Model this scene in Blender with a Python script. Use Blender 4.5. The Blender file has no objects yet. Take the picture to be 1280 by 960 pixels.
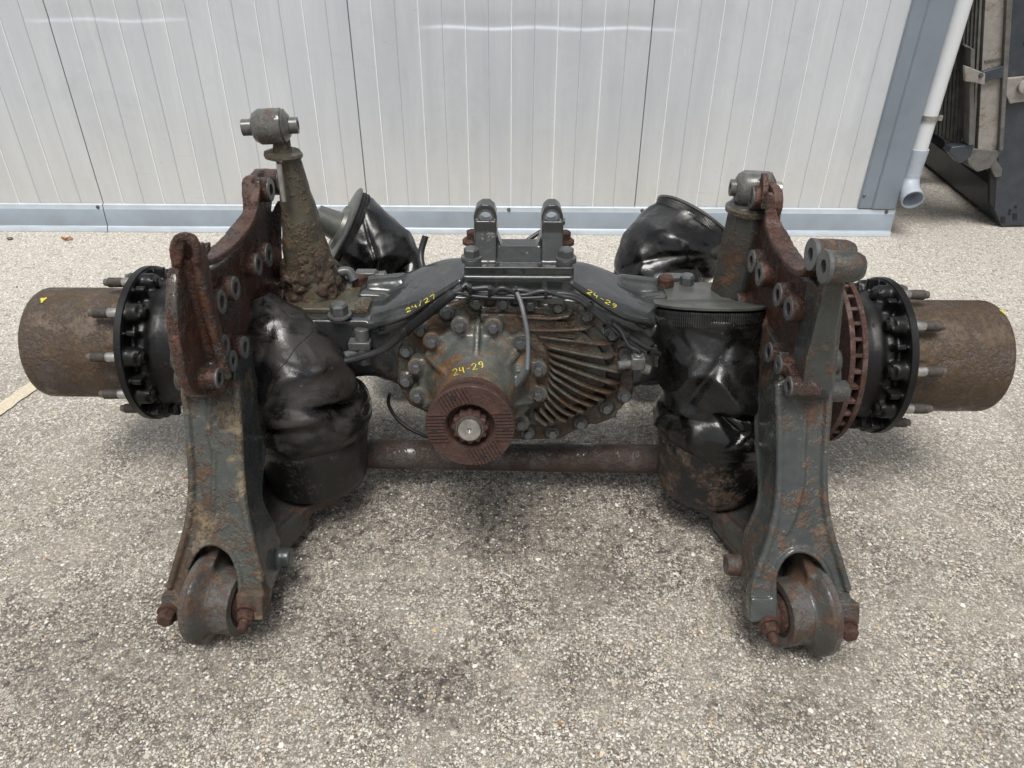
import bpy, bmesh, math, random
from mathutils import Vector, Matrix, noise
R = math.radians
rnd = random.Random(7)
scn = bpy.context.scene
C = scn.collection

# ------------------------------------------------------------------ camera
CAM_H, PITCH, ROLL, FPX = 1.3, R(32.7), R(0.36), 930.0
fwd = Vector((0, math.cos(PITCH), -math.sin(PITCH)))
up0 = Vector((0, math.sin(PITCH), math.cos(PITCH)))
rt0 = Vector((1, 0, 0))
rt = rt0 * math.cos(ROLL) + up0 * math.sin(ROLL)
up = up0 * math.cos(ROLL) - rt0 * math.sin(ROLL)
CAM = Vector((0, 0, CAM_H))
cd = bpy.data.cameras.new("camera")
cam = bpy.data.objects.new("camera", cd)
C.objects.link(cam)
m = Matrix((rt, up, -fwd)).transposed().to_4x4()
m.translation = CAM
cam.matrix_world = m
cd.sensor_fit = 'HORIZONTAL'
cd.sensor_width = 36
cd.lens = FPX / 1280 * 36
cd.clip_start = 0.02
cd.clip_end = 500
scn.camera = cam

# ------------------------------------------------------------------ sky, sun, exposure
SUN_EL, SUN_AZ = R(68), R(190)          # azimuth clockwise from +Y
w = bpy.data.worlds.new("World")
scn.world = w
w.use_nodes = True
nt = w.node_tree
nt.nodes.clear()
sky = nt.nodes.new("ShaderNodeTexSky")
sky.sky_type = 'NISHITA'
sky.sun_disc = False
sky.sun_elevation = SUN_EL
sky.sun_rotation = SUN_AZ
sky.dust_density = 4
sky.air_density = 1.0
hs = nt.nodes.new("ShaderNodeHueSaturation")
hs.inputs['Saturation'].default_value = 0.22
bg = nt.nodes.new("ShaderNodeBackground")
bg.inputs['Strength'].default_value = 0.065
wo = nt.nodes.new("ShaderNodeOutputWorld")
nt.links.new(sky.outputs[0], hs.inputs['Color'])
nt.links.new(hs.outputs[0], bg.inputs['Color'])
nt.links.new(bg.outputs[0], wo.inputs['Surface'])
sd = bpy.data.lights.new("sun", 'SUN')
sd.energy = 1.5
sd.angle = R(28)
sd.color = (1.0, 0.965, 0.92)
so = bpy.data.objects.new("sun", sd)
C.objects.link(so)
sdir = Vector((math.sin(SUN_AZ) * math.cos(SUN_EL), math.cos(SUN_AZ) * math.cos(SUN_EL), math.sin(SUN_EL)))
so.rotation_euler = sdir.to_track_quat('Z', 'Y').to_euler()
so.location = sdir * 20
scn.view_settings.view_transform = 'Standard'
scn.view_settings.look = 'None'
scn.view_settings.gamma = 1
scn.view_settings.exposure = 1.06
scn.cycles.max_bounces = 6
scn.cycles.use_denoising = True


# ------------------------------------------------------------------ where a sight line meets a plane (used to measure the place)
def ray(px, py):
    return fwd + rt * ((px - 640) / FPX) - up * ((py - 480) / FPX)


def W(px, py, X=None, Y=None, Z=None, zc=None):
    d = ray(px, py)
    if X is not None: k = X / d.x
    elif Y is not None: k = Y / d.y
    elif Z is not None: k = (Z - CAM_H) / d.z
    else: k = zc
    return CAM + d * k


def WP(px, py, P, n):
    d = ray(px, py)
    return CAM + d * ((Vector(P) - CAM).dot(n) / d.dot(n))


# ------------------------------------------------------------------ object helpers
def tag(o, label=None, cat=None, group=None, kind=None):
    if label: o['label'] = label
    if cat: o['category'] = cat
    if group: o['group'] = group
    if kind: o['kind'] = kind
    return o


def empty(name, loc, label=None, cat=None, group=None, kind=None):
    o = bpy.data.objects.new(name, None)
    o.empty_display_size = 0.1
    C.objects.link(o)
    o.location = loc
    return tag(o, label, cat, group, kind)


def root_loc(o):
    v = Vector((0, 0, 0))
    while o is not None:
        v += o.location
        o = o.parent
    return v


def finish(bm):
    bmesh.ops.remove_doubles(bm, verts=bm.verts, dist=1e-6)
    bmesh.ops.recalc_face_normals(bm, faces=bm.faces)
    return bm


def obj(name, bm, mat, parent=None, smooth=40, bevel=0, seg=2, loc=None):
    """link a bmesh given in world coordinates as one mesh object"""
    finish(bm)
    me = bpy.data.meshes.new(name)
    base = root_loc(parent) if parent else Vector((0, 0, 0))
    own = Vector(loc) if loc is not None else base
    bmesh.ops.translate(bm, verts=bm.verts, vec=-own)
    bm.to_mesh(me)
    bm.free()
    mats = mat if isinstance(mat, (list, tuple)) else [mat]
    for q in mats: me.materials.append(q)
    if smooth:
        me.shade_smooth()
        me.set_sharp_from_angle(angle=R(smooth))
    o = bpy.data.objects.new(name, me)
    C.objects.link(o)
    o.parent = parent
    o.location = own - base
    if bevel:
        b = o.modifiers.new("bevel", 'BEVEL')
        b.width = bevel
        b.segments = seg
        b.limit_method = 'ANGLE'
        b.angle_limit = R(35)
    return o


_tex = {}


def cloud(scale, depth=3):
    k = (scale, depth)
    if k not in _tex:
        t = bpy.data.textures.new("cast_skin", 'CLOUDS')
        t.noise_scale = scale
        t.noise_depth = depth
        _tex[k] = t
    return _tex[k]


def cast(name, bm, mat, parent=None, voxel=0.003, smooth=4, rough=0.0015, rscale=0.02, big=0, bscale=.1):
    """fuse the closed shells of bm into one casting with soft fillets and a rough skin"""
    finish(bm)
    base = root_loc(parent) if parent else Vector((0, 0, 0))
    bmesh.ops.translate(bm, verts=bm.verts, vec=-base)
    me = bpy.data.meshes.new("tmp")
    bm.to_mesh(me)
    bm.free()
    o = bpy.data.objects.new("tmp", me)
    C.objects.link(o)
    r = o.modifiers.new("r", 'REMESH')
    r.mode = 'VOXEL'
    r.voxel_size = voxel
    r.use_smooth_shade = True
    s = o.modifiers.new("s", 'SMOOTH')
    s.factor = 0.5
    s.iterations = smooth
    if rough:
        d = o.modifiers.new("d", 'DISPLACE')
        d.texture = cloud(rscale)
        d.texture_coords = 'LOCAL'
        d.strength = rough * 2
        d.mid_level = .5
    if big:
        d = o.modifiers.new("d", 'DISPLACE')
        d.texture = cloud(bscale, 2)
        d.texture_coords = 'LOCAL'
        d.strength = big * 2
        d.mid_level = .5
    dg = bpy.context.evaluated_depsgraph_get()
    dg.update()
    nm = bpy.data.meshes.new_from_object(o.evaluated_get(dg))
    bpy.data.objects.remove(o)
    bpy.data.meshes.remove(me)
    nm.name = name
    nm.materials.clear()
    nm.materials.append(mat)
    nm.shade_smooth()
    ob = bpy.data.objects.new(name, nm)
    C.objects.link(ob)
    ob.parent = parent
    return ob


def BM(): return bmesh.new()


def frame(d):
    d = Vector(d).normalized()
    a = Vector((0, 0, 1)) if abs(d.z) < .9 else Vector((1, 0, 0))
    u = a.cross(d).normalized()
    v = d.cross(u).normalized()
    return d, u, v


def lathe(bm, P, d, prof, seg=48, mi=None, hexn=0):
    """revolve (distance, radius) pairs about the axis through P; closes the ends"""
    P = Vector(P)
    d, u, v = frame(d)
    rings = []
    for s, r in prof:
        if r < 1e-6:
            rings.append([bm.verts.new(P + d * s)])
        else:
            rings.append([bm.verts.new(P + d * s + (u * math.cos(2 * math.pi * k / seg) + v * math.sin(2 * math.pi * k / seg)) * r) for k in range(seg)])
    fs = []
    for i in range(len(rings) - 1):
        A, B = rings[i], rings[i + 1]
        for k in range(seg):
            k2 = (k + 1) % seg
            if len(A) == 1 and len(B) == 1: continue
            if len(A) == 1: f = bm.faces.new((A[0], B[k], B[k2]))
            elif len(B) == 1: f = bm.faces.new((A[k], A[k2], B[0]))
            else: f = bm.faces.new((A[k], A[k2], B[k2], B[k]))
            if mi: f.material_index = mi[i]
            fs.append(f)
    if len(rings[0]) > 1:
        f = bm.faces.new(rings[0][::-1])
        if mi: f.material_index = mi[0]
    if len(rings[-1]) > 1:
        f = bm.faces.new(rings[-1])
        if mi: f.material_index = mi[-1]
    return bm


def cyl(bm, A, B, r, r2=None, seg=24):
    A, B = Vector(A), Vector(B)
    return lathe(bm, A, B - A, [(0, r), ((B - A).length, r if r2 is None else r2)], seg)


def annulus(bm, P, d, r0, r1, L, seg=32):
    P = Vector(P)
    d, u, v = frame(d)
    rs = []
    for s, r in ((0, r0), (0, r1), (L, r1), (L, r0)):
        rs.append([bm.verts.new(P + d * s + (u * math.cos(2 * math.pi * k / seg) + v * math.sin(2 * math.pi * k / seg)) * r) for k in range(seg)])
    for i in range(4):
        A, B = rs[i], rs[(i + 1) % 4]
        for k in range(seg):
            k2 = (k + 1) % seg
            bm.faces.new((A[k], A[k2], B[k2], B[k]))
    return bm


def box(bm, c, s, M=None):
    c = Vector(c)
    vs = []
    for x in (-.5, .5):
        for y in (-.5, .5):
            for z in (-.5, .5):
                p = Vector((x * s[0], y * s[1], z * s[2]))
                if M: p = M @ p
                vs.append(bm.verts.new(c + p))
    for f in ((0, 1, 3, 2), (4, 6, 7, 5), (0, 4, 5, 1), (2, 3, 7, 6), (0, 2, 6, 4), (1, 5, 7, 3)):
        bm.faces.new([vs[i] for i in f])
    return bm


def prism(bm, pts, off, holes=()):
    """closed prism from a (nearly) planar outline with holes, pushed along off"""
    t = BM()
    off = Vector(off)
    for loop in [pts] + list(holes):
        vs = [t.verts.new(Vector(p)) for p in loop]
        for i in range(len(vs)): t.edges.new((vs[i], vs[(i + 1) % len(vs)]))
    n = Vector((0, 0, 0))
    for i in range(len(pts)):
        n += Vector(pts[i]).cross(Vector(pts[(i + 1) % len(pts)]))
    bmesh.ops.triangle_fill(t, use_beauty=True, use_dissolve=False, edges=t.edges[:], normal=n.normalized())
    g = bmesh.ops.extrude_face_region(t, geom=t.faces[:])
    bmesh.ops.translate(t, verts=[e for e in g['geom'] if isinstance(e, bmesh.types.BMVert)], vec=off)
    me = bpy.data.meshes.new("t")
    bmesh.ops.recalc_face_normals(t, faces=t.faces)
    t.to_mesh(me)
    t.free()
    bm.from_mesh(me)
    bpy.data.meshes.remove(me)
    return bm


def smooth_curve(pts, n=8, closed=False):
    P = [Vector(p) for p in pts]
    out = []
    N = len(P)
    rng = range(N if closed else N - 1)
    for i in rng:
        if closed: a, b, c, d = P[i - 1], P[i], P[(i + 1) % N], P[(i + 2) % N]
        else: a, b, c, d = P[max(i - 1, 0)], P[i], P[i + 1], P[min(i + 2, N - 1)]
        for k in range(n):
            t = k / n
            out.append(.5 * ((2 * b) + (c - a) * t + (2 * a - 5 * b + 4 * c - d) * t * t + (3 * b - a - 3 * c + d) * t ** 3))
    if not closed: out.append(P[-1])
    return out


def tube(bm, pts, r, seg=10, n=8, rb=None):
    """round tube through the points; r is a number or a function of 0..1; rb flattens it"""
    c = smooth_curve(pts, n)
    prev = None
    rings = []
    N = len(c)
    for i, p in enumerate(c):
        d = (c[min(i + 1, N - 1)] - c[max(i - 1, 0)])
        if d.length < 1e-9: d = Vector((0, 0, 1))
        d.normalize()
        if prev is None: _, u, v = frame(d)
        else:
            u = (prev - d * prev.dot(d)).normalized()
            v = d.cross(u)
        prev = u
        rr = r(i / (N - 1)) if callable(r) else r
        rings.append([bm.verts.new(p + (u * math.cos(2 * math.pi * k / seg) + v * math.sin(2 * math.pi * k / seg)) * rr) for k in range(seg)])
    for i in range(N - 1):
        for k in range(seg):
            k2 = (k + 1) % seg
            bm.faces.new((rings[i][k], rings[i][k2], rings[i + 1][k2], rings[i + 1][k]))
    bm.faces.new(rings[0][::-1])
    bm.faces.new(rings[-1])
    return bm


def ribbon(bm, yz, x0, x1, th, flip=1, n=5):
    """a band of given thickness following a curve in an X plane, running from x0 to x1 and tapering at its first end"""
    c = smooth_curve([(0, p[0], p[1]) for p in yz], n)
    N_ = len(c)
    rows = []
    for i, p in enumerate(c):
        d = (c[min(i + 1, N_ - 1)] - c[max(i - 1, 0)]).normalized()
        o_ = p + Vector((0, -d.z, d.y)) * flip * th
        xe = x0 + (x1 - x0) * min(1, .25 + i / N_ * 2.2)
        rows.append([bm.verts.new(q) for q in ((x0, p.y, p.z), (xe, p.y, p.z), (xe, o_.y, o_.z), (x0, o_.y, o_.z))])
    for i in range(N_ - 1):
        for q in range(4): bm.faces.new((rows[i][q], rows[i][(q + 1) % 4], rows[i + 1][(q + 1) % 4], rows[i + 1][q]))
    bm.faces.new(rows[0][::-1])
    bm.faces.new(rows[-1])
    return bm


def hexbolt(bm, P, d, r, h, washer=True, shank=0, turn=0.0, dome=True):
    P = Vector(P)
    d, u, v = frame(d)
    z = 0
    if washer:
        lathe(bm, P, d, [(0, r * 1.32), (h * .18, r * 1.3)], 20)
        z = h * .18
    c, s = math.cos(turn), math.sin(turn)
    u, v = u * c + v * s, v * c - u * s
    rings = []
    for zz, rr in ((z, r * .98), (z + h * .8, r), (z + h, r * .8)):
        rings.append([bm.verts.new(P + d * zz + (u * math.cos(k * math.pi / 3) + v * math.sin(k * math.pi / 3)) * rr) for k in range(6)])
    for i in range(2):
        for k in range(6):
            bm.faces.new((rings[i][k], rings[i][(k + 1) % 6], rings[i + 1][(k + 1) % 6], rings[i + 1][k]))
    bm.faces.new(rings[2])
    bm.faces.new(rings[0][::-1])
    if shank: lathe(bm, P, d, [(z + h, r * .52), (z + h + shank, r * .5), (z + h + shank * 1.1, r * .35)], 14)
    return bm


def repeat(src, parent, loc, rot=None):
    o = src.copy()
    C.objects.link(o)
    o.parent = parent
    o.location = loc
    if rot is not None: o.rotation_euler = rot
    return o


# ------------------------------------------------------------------ materials
def nodes(name):
    mt = bpy.data.materials.new(name)
    mt.use_nodes = True
    t = mt.node_tree
    t.nodes.clear()
    o = t.nodes.new("ShaderNodeOutputMaterial")
    b = t.nodes.new("ShaderNodeBsdfPrincipled")
    t.links.new(b.outputs[0], o.inputs['Surface'])
    return mt, t, b


def N(t, kind, **kw):
    n = t.nodes.new(kind)
    for k, v in kw.items():
        if k in n.inputs: n.inputs[k].default_value = v
        else: setattr(n, k, v)
    return n


def L(t, a, b): t.links.new(a, b)


def noi(t, co, scale, detail=5, rough=.6, dist=0.0, vec=None):
    n = N(t, "ShaderNodeTexNoise", Scale=scale, Detail=detail, Roughness=rough, Distortion=dist)
    src = co
    if vec is not None:
        mp = N(t, "ShaderNodeMapping")
        mp.inputs['Scale'].default_value = vec
        L(t, co, mp.inputs['Vector'])
        src = mp.outputs[0]
    L(t, src, n.inputs['Vector'])
    return n.outputs['Fac']


def ramp(t, f, stops, interp='LINEAR'):
    r = t.nodes.new("ShaderNodeValToRGB")
    r.color_ramp.interpolation = interp
    e = r.color_ramp.elements
    while len(e) < len(stops): e.new(.5)
    for k, (p, c) in enumerate(stops):
        e[k].position = p
        e[k].color = c if len(c) == 4 else (*c, 1)
    L(t, f, r.inputs[0])
    return r.outputs[0]


def g(v): return (v, v, v, 1)


def mix(t, f, a, b, mode='MIX'):
    n = t.nodes.new("ShaderNodeMix")
    n.data_type = 'RGBA'
    n.blend_type = mode
    for s, v in ((n.inputs[0], f), (n.inputs[6], a), (n.inputs[7], b)):
        if isinstance(v, bpy.types.NodeSocket): L(t, v, s)
        elif isinstance(v, (int, float)): s.default_value = v
        else: s.default_value = v if len(v) == 4 else (*v, 1)
    return n.outputs[2]


def mth(t, op, a, b=0.0, clamp=False):
    n = t.nodes.new("ShaderNodeMath")
    n.operation = op
    n.use_clamp = clamp
    for s, v in ((n.inputs[0], a), (n.inputs[1], b)):
        if isinstance(v, bpy.types.NodeSocket): L(t, v, s)
        else: s.default_value = v
    return n.outputs[0]


def bump(t, b, h, dist, strength=1.0):
    n = N(t, "ShaderNodeBump", Strength=strength, Distance=dist)
    L(t, h, n.inputs['Height'])
    L(t, n.outputs[0], b.inputs['Normal'])


def worn(name, paint, paint2, rust=((.05, .022, .012), (.13, .055, .025), (.2, .11, .055)), amount=.35, scale=9, rlo=.28, rhi=.75,
         bmp=.0012, wet=.3, metal=0.0, fine=90, dust=None, dust_amt=.3, light=None, light_amt=.0, edge=None, spec=.46):
    """paint or bare iron broken up by rust, grime, pale dust and damp patches"""
    mt, t, b = nodes(name)
    co = N(t, "ShaderNodeTexCoord").outputs['Object']
    big = noi(t, co, scale, 7, .72, .12)
    fin = noi(t, co, fine, 4, .7)
    mid = noi(t, co, scale * 3.1, 6, .74, .15)
    pc = mix(t, ramp(t, mid, [(.35, g(0)), (.65, g(1))]), paint, paint2)
    rc = ramp(t, mth(t, 'ADD', mth(t, 'MULTIPLY', mid, .55), mth(t, 'MULTIPLY', fin, .45)), [(.32, rust[0]), (.52, rust[1]), (.7, rust[2])])
    th = 1 - amount
    fac = ramp(t, mth(t, 'ADD', mth(t, 'MULTIPLY', big, .55), mth(t, 'ADD', mth(t, 'MULTIPLY', mid, .27), mth(t, 'MULTIPLY', fin, .18))), [(max(.01, .28 + th * .45 - .035), g(0)), (min(.99, .28 + th * .45 + .03), g(1))])
    col = mix(t, fac, pc, rc)
    if dust:
        d = ramp(t, noi(t, co, scale * 1.7, 7, .78, .25), [(.62 - dust_amt * .3, g(0)), (.7 - dust_amt * .3, g(1))])
        d = mth(t, 'MULTIPLY', d, .75)
        col = mix(t, d, col, dust)
    if light:
        d = ramp(t, noi(t, co, scale * 4, 3, .6, 2.0), [(.7 - light_amt * .3, g(0)), (.73 - light_amt * .3, g(1))])
        col = mix(t, d, col, light)
    col = mix(t, mth(t, 'MULTIPLY', fin, .5), col, (0.01, .009, .008), 'MIX') if wet > .6 else col
    if edge:      # metal rubbed bare along the raised edges
        pt = N(t, "ShaderNodeNewGeometry").outputs['Pointiness']
        e_ = mth(t, 'MULTIPLY', ramp(t, pt, [(.53, g(0)), (.6, g(1))]), ramp(t, mid, [(.35, g(.1)), (.6, g(.85))]))
        col = mix(t, e_, col, edge)
    L(t, col, b.inputs['Base Color'])
    wt = ramp(t, noi(t, co, scale * 1.3, 4, .6, .6), [(.42, g(0)), (.6, g(1))])
    ro = mth(t, 'SUBTRACT', mth(t, 'ADD', mth(t, 'MULTIPLY', fac, (rhi - rlo)), rlo), mth(t, 'MULTIPLY', wt, wet * .35), True)
    ro = mth(t, 'ADD', ro, mth(t, 'MULTIPLY', fin, .12), True)
    L(t, ro, b.inputs['Roughness'])
    b.inputs['Metallic'].default_value = metal
    b.inputs['Specular IOR Level'].default_value = spec
    h = mth(t, 'ADD', mth(t, 'MULTIPLY', fin, mth(t, 'ADD', mth(t, 'MULTIPLY', fac, .9), .18)), mth(t, 'MULTIPLY', mid, mth(t, 'MULTIPLY', fac, 1.2)))
    bump(t, b, h, bmp)
    return mt


RUST = ((.020, .012, .008), (.060, .031, .018), (.13, .075, .042))
RED = ((.015, .008, .0065), (.048, .021, .014), (.11, .058, .038))
TAN = (.27, .2, .12)
M = {}
M['bracket_l_col'] = worn('flaking_paint', (.040, .044, .040), (.062, .066, .058), ((.022, .014, .009), (.056, .035, .021), (.11, .074, .044)), .52, 7, .25, .72, .0016, .3, dust=(.19, .145, .088), dust_amt=.30, edge=(.16,.13,.10))
M['bracket_r_col'] = worn('grey_paint', (.034, .039, .037), (.052, .057, .053), RUST, .42, 9, .2, .7, .0010, .5, dust=(.15, .12, .08), dust_amt=.15, edge=(.15,.155,.15))
M['side_l'] = worn('dark_side_paint', (.030, .036, .038), (.045, .049, .048), RUST, .3, 8, .22, .8, .0010, .4, dust=(.12, .09, .055), dust_amt=.18, edge=(.15,.13,.11))  # dark grey paint on the side of the left column
M['rust_cast'] = worn('wet_rust_casting', (.085, .068, .058), (.04, .03, .025), ((.015, .009, .0065), (.080, .032, .020), (.17, .088, .055)), .58, 10, .2, .45, .0028, .8, fine=150, dust=(.12, .095, .078), dust_amt=.14, edge=(.16,.12,.10))
M['arm_grey'] = worn('grey_arm_paint', (.036, .038, .035), (.052, .053, .048), RUST, .46, 9, .35, .8, .0007, .3)
M['ring'] = worn('worn_boss_steel', (.06, .066, .068), (.10, .105, .105), RUST, .22, 30, .3, .7, .0006, .2)
M['housing'] = worn('dark_housing_paint', (.024, .028, .029), (.042, .046, .045), ((.025, .015, .009), (.06, .036, .02), (.12, .08, .05)), .30, 7, .16, .6, .0008, .9, dust=(.08, .075, .058), dust_amt=.15, spec=.6)
M['cover'] = worn('oily_cover', (.035, .036, .028), (.07, .07, .058), ((.014, .007, .004), (.05, .026, .012), (.11, .065, .035)), .50, 8, .2, .6, .001, .8, dust=(.13, .10, .06), dust_amt=.2)
M['pinion'] = worn('pinion_housing_paint', (.052, .057, .052), (.095, .10, .09), ((.03, .016, .008), (.095, .048, .020), (.18, .11, .06)), .44, 8, .22, .6, .0008, .6, dust=(.15, .115, .072), dust_amt=.24)
M['fin'] = worn('fin_rust', (.055, .052, .040), (.11, .106, .088), ((.014, .008, .004), (.055, .025, .010), (.11, .058, .026)), .52, 9, .22, .6, .0008, .8)
M['flange_red'] = worn('red_rust', (.045, .023, .018), (.065, .034, .027), ((.024, .012, .009), (.052, .024, .018), (.09, .044, .034)), .5, 18, .5, .75, .0008, .2)
M['disc_red'] = worn('brake_disc_rust', (.065, .037, .031), (.095, .055, .046), RED, .5, 20, .6, .85, .0012, .1)
M['bolt'] = worn('bolt_steel', (.05, .053, .054), (.085, .088, .088), RUST, .2, 30, .3, .7, .0005, .3)
M['bolt_rust'] = worn('rusty_bolt', (.09, .05, .03), (.12, .07, .045), RED, .6, 30, .4, .8, .001, .3)
M['black'] = worn('greasy_black_iron', (.005, .005, .005), (.009, .009, .0088), ((.006, .005, .004), (.012, .010, .008), (.025, .02, .016)), .3, 12, .38, .65, .0012, .4, spec=.28)
M['drum'] = worn('rusted_drum', (.085, .062, .052), (.055, .042, .036), ((.022, .014, .008), (.06, .038, .02), (.115, .082, .055)), .55, 6, .34, .6, .0018, .5, fine=110, dust=(.1, .085, .04), dust_amt=.15)
M['tube'] = worn('rusty_tube', (.05, .042, .038), (.08, .07, .065), ((.02, .012, .009), (.042, .024, .017), (.075, .05, .038)), .5, 7, .25, .55, .0014, .6, fine=160)
M['cone'] = worn('rotten_tower', (.05, .052, .040), (.075, .06, .036), ((.03, .018, .011), (.075, .047, .026), (.15, .10, .06)), .42, 6, .35, .7, .003, .5, dust=(.11, .08, .045), dust_amt=.22)
M['rot'] = worn('flaking_rust', (.06, .045, .032), (.09, .065, .042), ((.016, .010, .007), (.055, .034, .02), (.13, .09, .06)), .6, 16, .3, .7, .004, .5, fine=130, dust=(.15, .115, .08), dust_amt=.2)
M['bush'] = worn('bush_iron', (.06, .062, .062), (.12, .12, .11), ((.03, .02, .014), (.07, .045, .03), (.16, .13, .1)), .4, 14, .25, .6, .001, .5)
M['piston'] = worn('piston_paint', (.006, .006, .006), (.012, .012, .012), ((.014, .012, .010), (.035, .030, .024), (.085, .072, .055)), .36, 9, .3, .75, .001, .2)
M['piston_r'] = worn('piston_peeled', (.006, .006, .006), (.014, .014, .0135), ((.02, .014, .010), (.07, .045, .032), (.15, .12, .09)), .48, 8, .3, .75, .001, .2)
M['eye'] = worn('worn_eye_iron', (.055, .055, .052), (.10, .095, .088), ((.02, .012, .009), (.055, .033, .023), (.12, .085, .06)), .5, 13, .28, .6, .0010, .5, dust=(.13, .09, .05), dust_amt=.16)
M['galv_plate'] = worn('dull_steel_plate', (.065, .069, .063), (.11, .112, .10), RUST, .2, 8, .35, .7, .0005, .2, metal=.3)


def rubber(name, base, dusty, amt):
    mt, t, b = nodes(name)
    co = N(t, "ShaderNodeTexCoord").outputs['Object']
    a = noi(t, co, 9, 6, .7, .8)
    f = noi(t, co, 130, 3, .7)
    k = noi(t, co, 12, 6, .7, .3)
    d = ramp(t, a, [(.58 - amt * .35, g(0)), (.72 - amt * .35, g(1))])
    col = mix(t, mth(t, 'MULTIPLY', d, .8), base, dusty)
    sp = ramp(t, noi(t, co, 55, 2, .5, .6), [(.73, g(0)), (.75, g(1))])
    col = mix(t, mth(t, 'MULTIPLY', sp, .6), col, (.10, .09, .08))
    L(t, col, b.inputs['Base Color'])
    wt = ramp(t, k, [(.42, g(0)), (.52, g(1))])
    ro = mth(t, 'ADD', mth(t, 'MULTIPLY', d, .25), mth(t, 'SUBTRACT', .40, mth(t, 'MULTIPLY', wt, .26)))
    b.inputs['Specular IOR Level'].default_value = .48
    L(t, ro, b.inputs['Roughness'])
    bump(t, b, mth(t, 'ADD', mth(t, 'MULTIPLY', f, .5), mth(t, 'MULTIPLY', k, .8)), .0009)
    return mt


M['rubber_dusty'] = rubber('dusty_rubber', (.004, .004, .004), (.026, .0225, .019), .5)
M['rubber'] = rubber('wet_rubber', (.003, .003, .003), (.012, .011, .010), .22)


def plain(name, col, rough=.5, metal=0.0, var=.25, scale=20, bmp=.0004):
    mt, t, b = nodes(name)
    co = N(t, "ShaderNodeTexCoord").outputs['Object']
    f = noi(t, co, scale, 5, .65, .3)
    c2 = tuple(x * (1 - var) for x in col)
    c3 = tuple(min(1, x * (1 + var * .6)) for x in col)
    L(t, ramp(t, f, [(.3, c2), (.7, c3)]), b.inputs['Base Color'])
    L(t, mth(t, 'ADD', mth(t, 'MULTIPLY', f, .25), rough - .12, True), b.inputs['Roughness'])
    b.inputs['Metallic'].default_value = metal
    bump(t, b, f, bmp)
    return mt


M['cable'] = plain('cable_sheath', (.022, .023, .025), .38, 0, .4, 40)
M['cable_grey'] = plain('sensor_lead', (.10, .105, .11), .42, 0, .3, 60)
M['tie'] = plain('cable_tie', (.012, .012, .012), .4)
M['chalk'] = plain('yellow_marker', (.55, .48, .06), .8, 0, .25, 400)
M['steel'] = plain('bright_steel', (.42, .41, .39), .34, .85, .35, 60)
M['thread'] = plain('dark_thread', (.14, .125, .11), .5, .5, .4, 120)
M['dark'] = plain('dark_rubber_ring', (.012, .011, .010), .6)
M['galv'] = plain('galvanised_trim', (.33, .385, .44), .42, .45, .14, 5, .0003)
M['galv_edge'] = plain('trim_lip', (.52, .575, .62), .4, .35, .12, 8, .0003)
M['corner'] = plain('blue_grey_flashing', (.215, .255, .30), .45, .35, .12, 4, .0003)
M['pvc'] = plain('grey_pvc', (.58, .60, .62), .35, 0, .06, 6, .0001)
M['pvc_dark'] = plain('grey_pvc_elbow', (.34, .38, .43), .4, 0, .1, 8, .0001)
M['alu'] = worn('corroded_aluminium', (.20, .19, .17), (.30, .28, .255), ((.09, .075, .055), (.15, .125, .10), (.25, .22, .185)), .4, 9, .45, .8, .0008, .1)
M['core'] = plain('dark_core', (.13, .127, .118), .55, .2, .4, 30)
M['post'] = worn('navy_steel_paint', (.028, .035, .045), (.045, .052, .06), ((.08, .075, .065), (.13, .12, .1), (.2, .18, .15)), .16, 6, .35, .75, .0006, .3)
M['dark_void'] = plain('void_black', (.012, .012, .012), .8)  # near-black of the added sky-blocking box, also used for gaps and slots
M['leaf'] = plain('dry_leaf', (.36, .17, .07), .7, 0, .4, 90)
M['line'] = plain('faded_line_paint', (.52, .46, .35), .85, 0, .25, 130, .001)


def wall_mat():
    mt, t, b = nodes('weathered_metal_panel')
    co = N(t, "ShaderNodeTexCoord").outputs['Object']
    sep = N(t, "ShaderNodeSeparateXYZ")
    L(t, co, sep.inputs[0])
    st = noi(t, co, 2.6, 6, .65, .3, (3.5, 1, .35))
    bl = noi(t, co, 3.0, 6, .72, .5)
    fi = noi(t, co, 60, 4, .7, 0, (1, 1, .4))
    col = ramp(t, st, [(.25, (.56, .60, .645)), (.7, (.68, .715, .75))])
    col = mix(t, mth(t, 'MULTIPLY', ramp(t, bl, [(.52, g(0)), (.75, g(1))]), .35), col, (.44, .46, .48))
    # splashed dirt on the lowest half metre
    low = mth(t, 'SUBTRACT', 1.0, mth(t, 'DIVIDE', sep.outputs['Z'], .62), True)
    dirt = mth(t, 'MULTIPLY', low, mth(t, 'ADD', mth(t, 'MULTIPLY', noi(t, co, 7, 6, .7, .6), .9), -.05), True)
    col = mix(t, dirt, col, (.60, .56, .47))
    # scuffs and small scratches
    sc = ramp(t, noi(t, co, 11, 3, .55, 3.5, (1, 1, 2.2)), [(.715, g(0)), (.735, g(1))])
    reg = ramp(t, noi(t, co, 1.7, 3, .5), [(.52, g(0)), (.6, g(1))])
    col = mix(t, mth(t, 'MULTIPLY', mth(t, 'MULTIPLY', sc, reg), .55), col, (.26, .27, .28))
    hs_ = ramp(t, noi(t, co, 5, 4, .7, .3, (1, 1, 26)), [(.62, g(0)), (.68, g(1))])
    col = mix(t, mth(t, 'MULTIPLY', mth(t, 'MULTIPLY', hs_, reg), .35), col, (.38, .39, .40))
    L(t, col, b.inputs['Base Color'])
    L(t, mth(t, 'ADD', mth(t, 'MULTIPLY', bl, .25), .28), b.inputs['Roughness'])
    b.inputs['Metallic'].default_value = .45
    bump(t, b, mth(t, 'ADD', fi, mth(t, 'MULTIPLY', st, .5)), .0004)
    return mt


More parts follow.
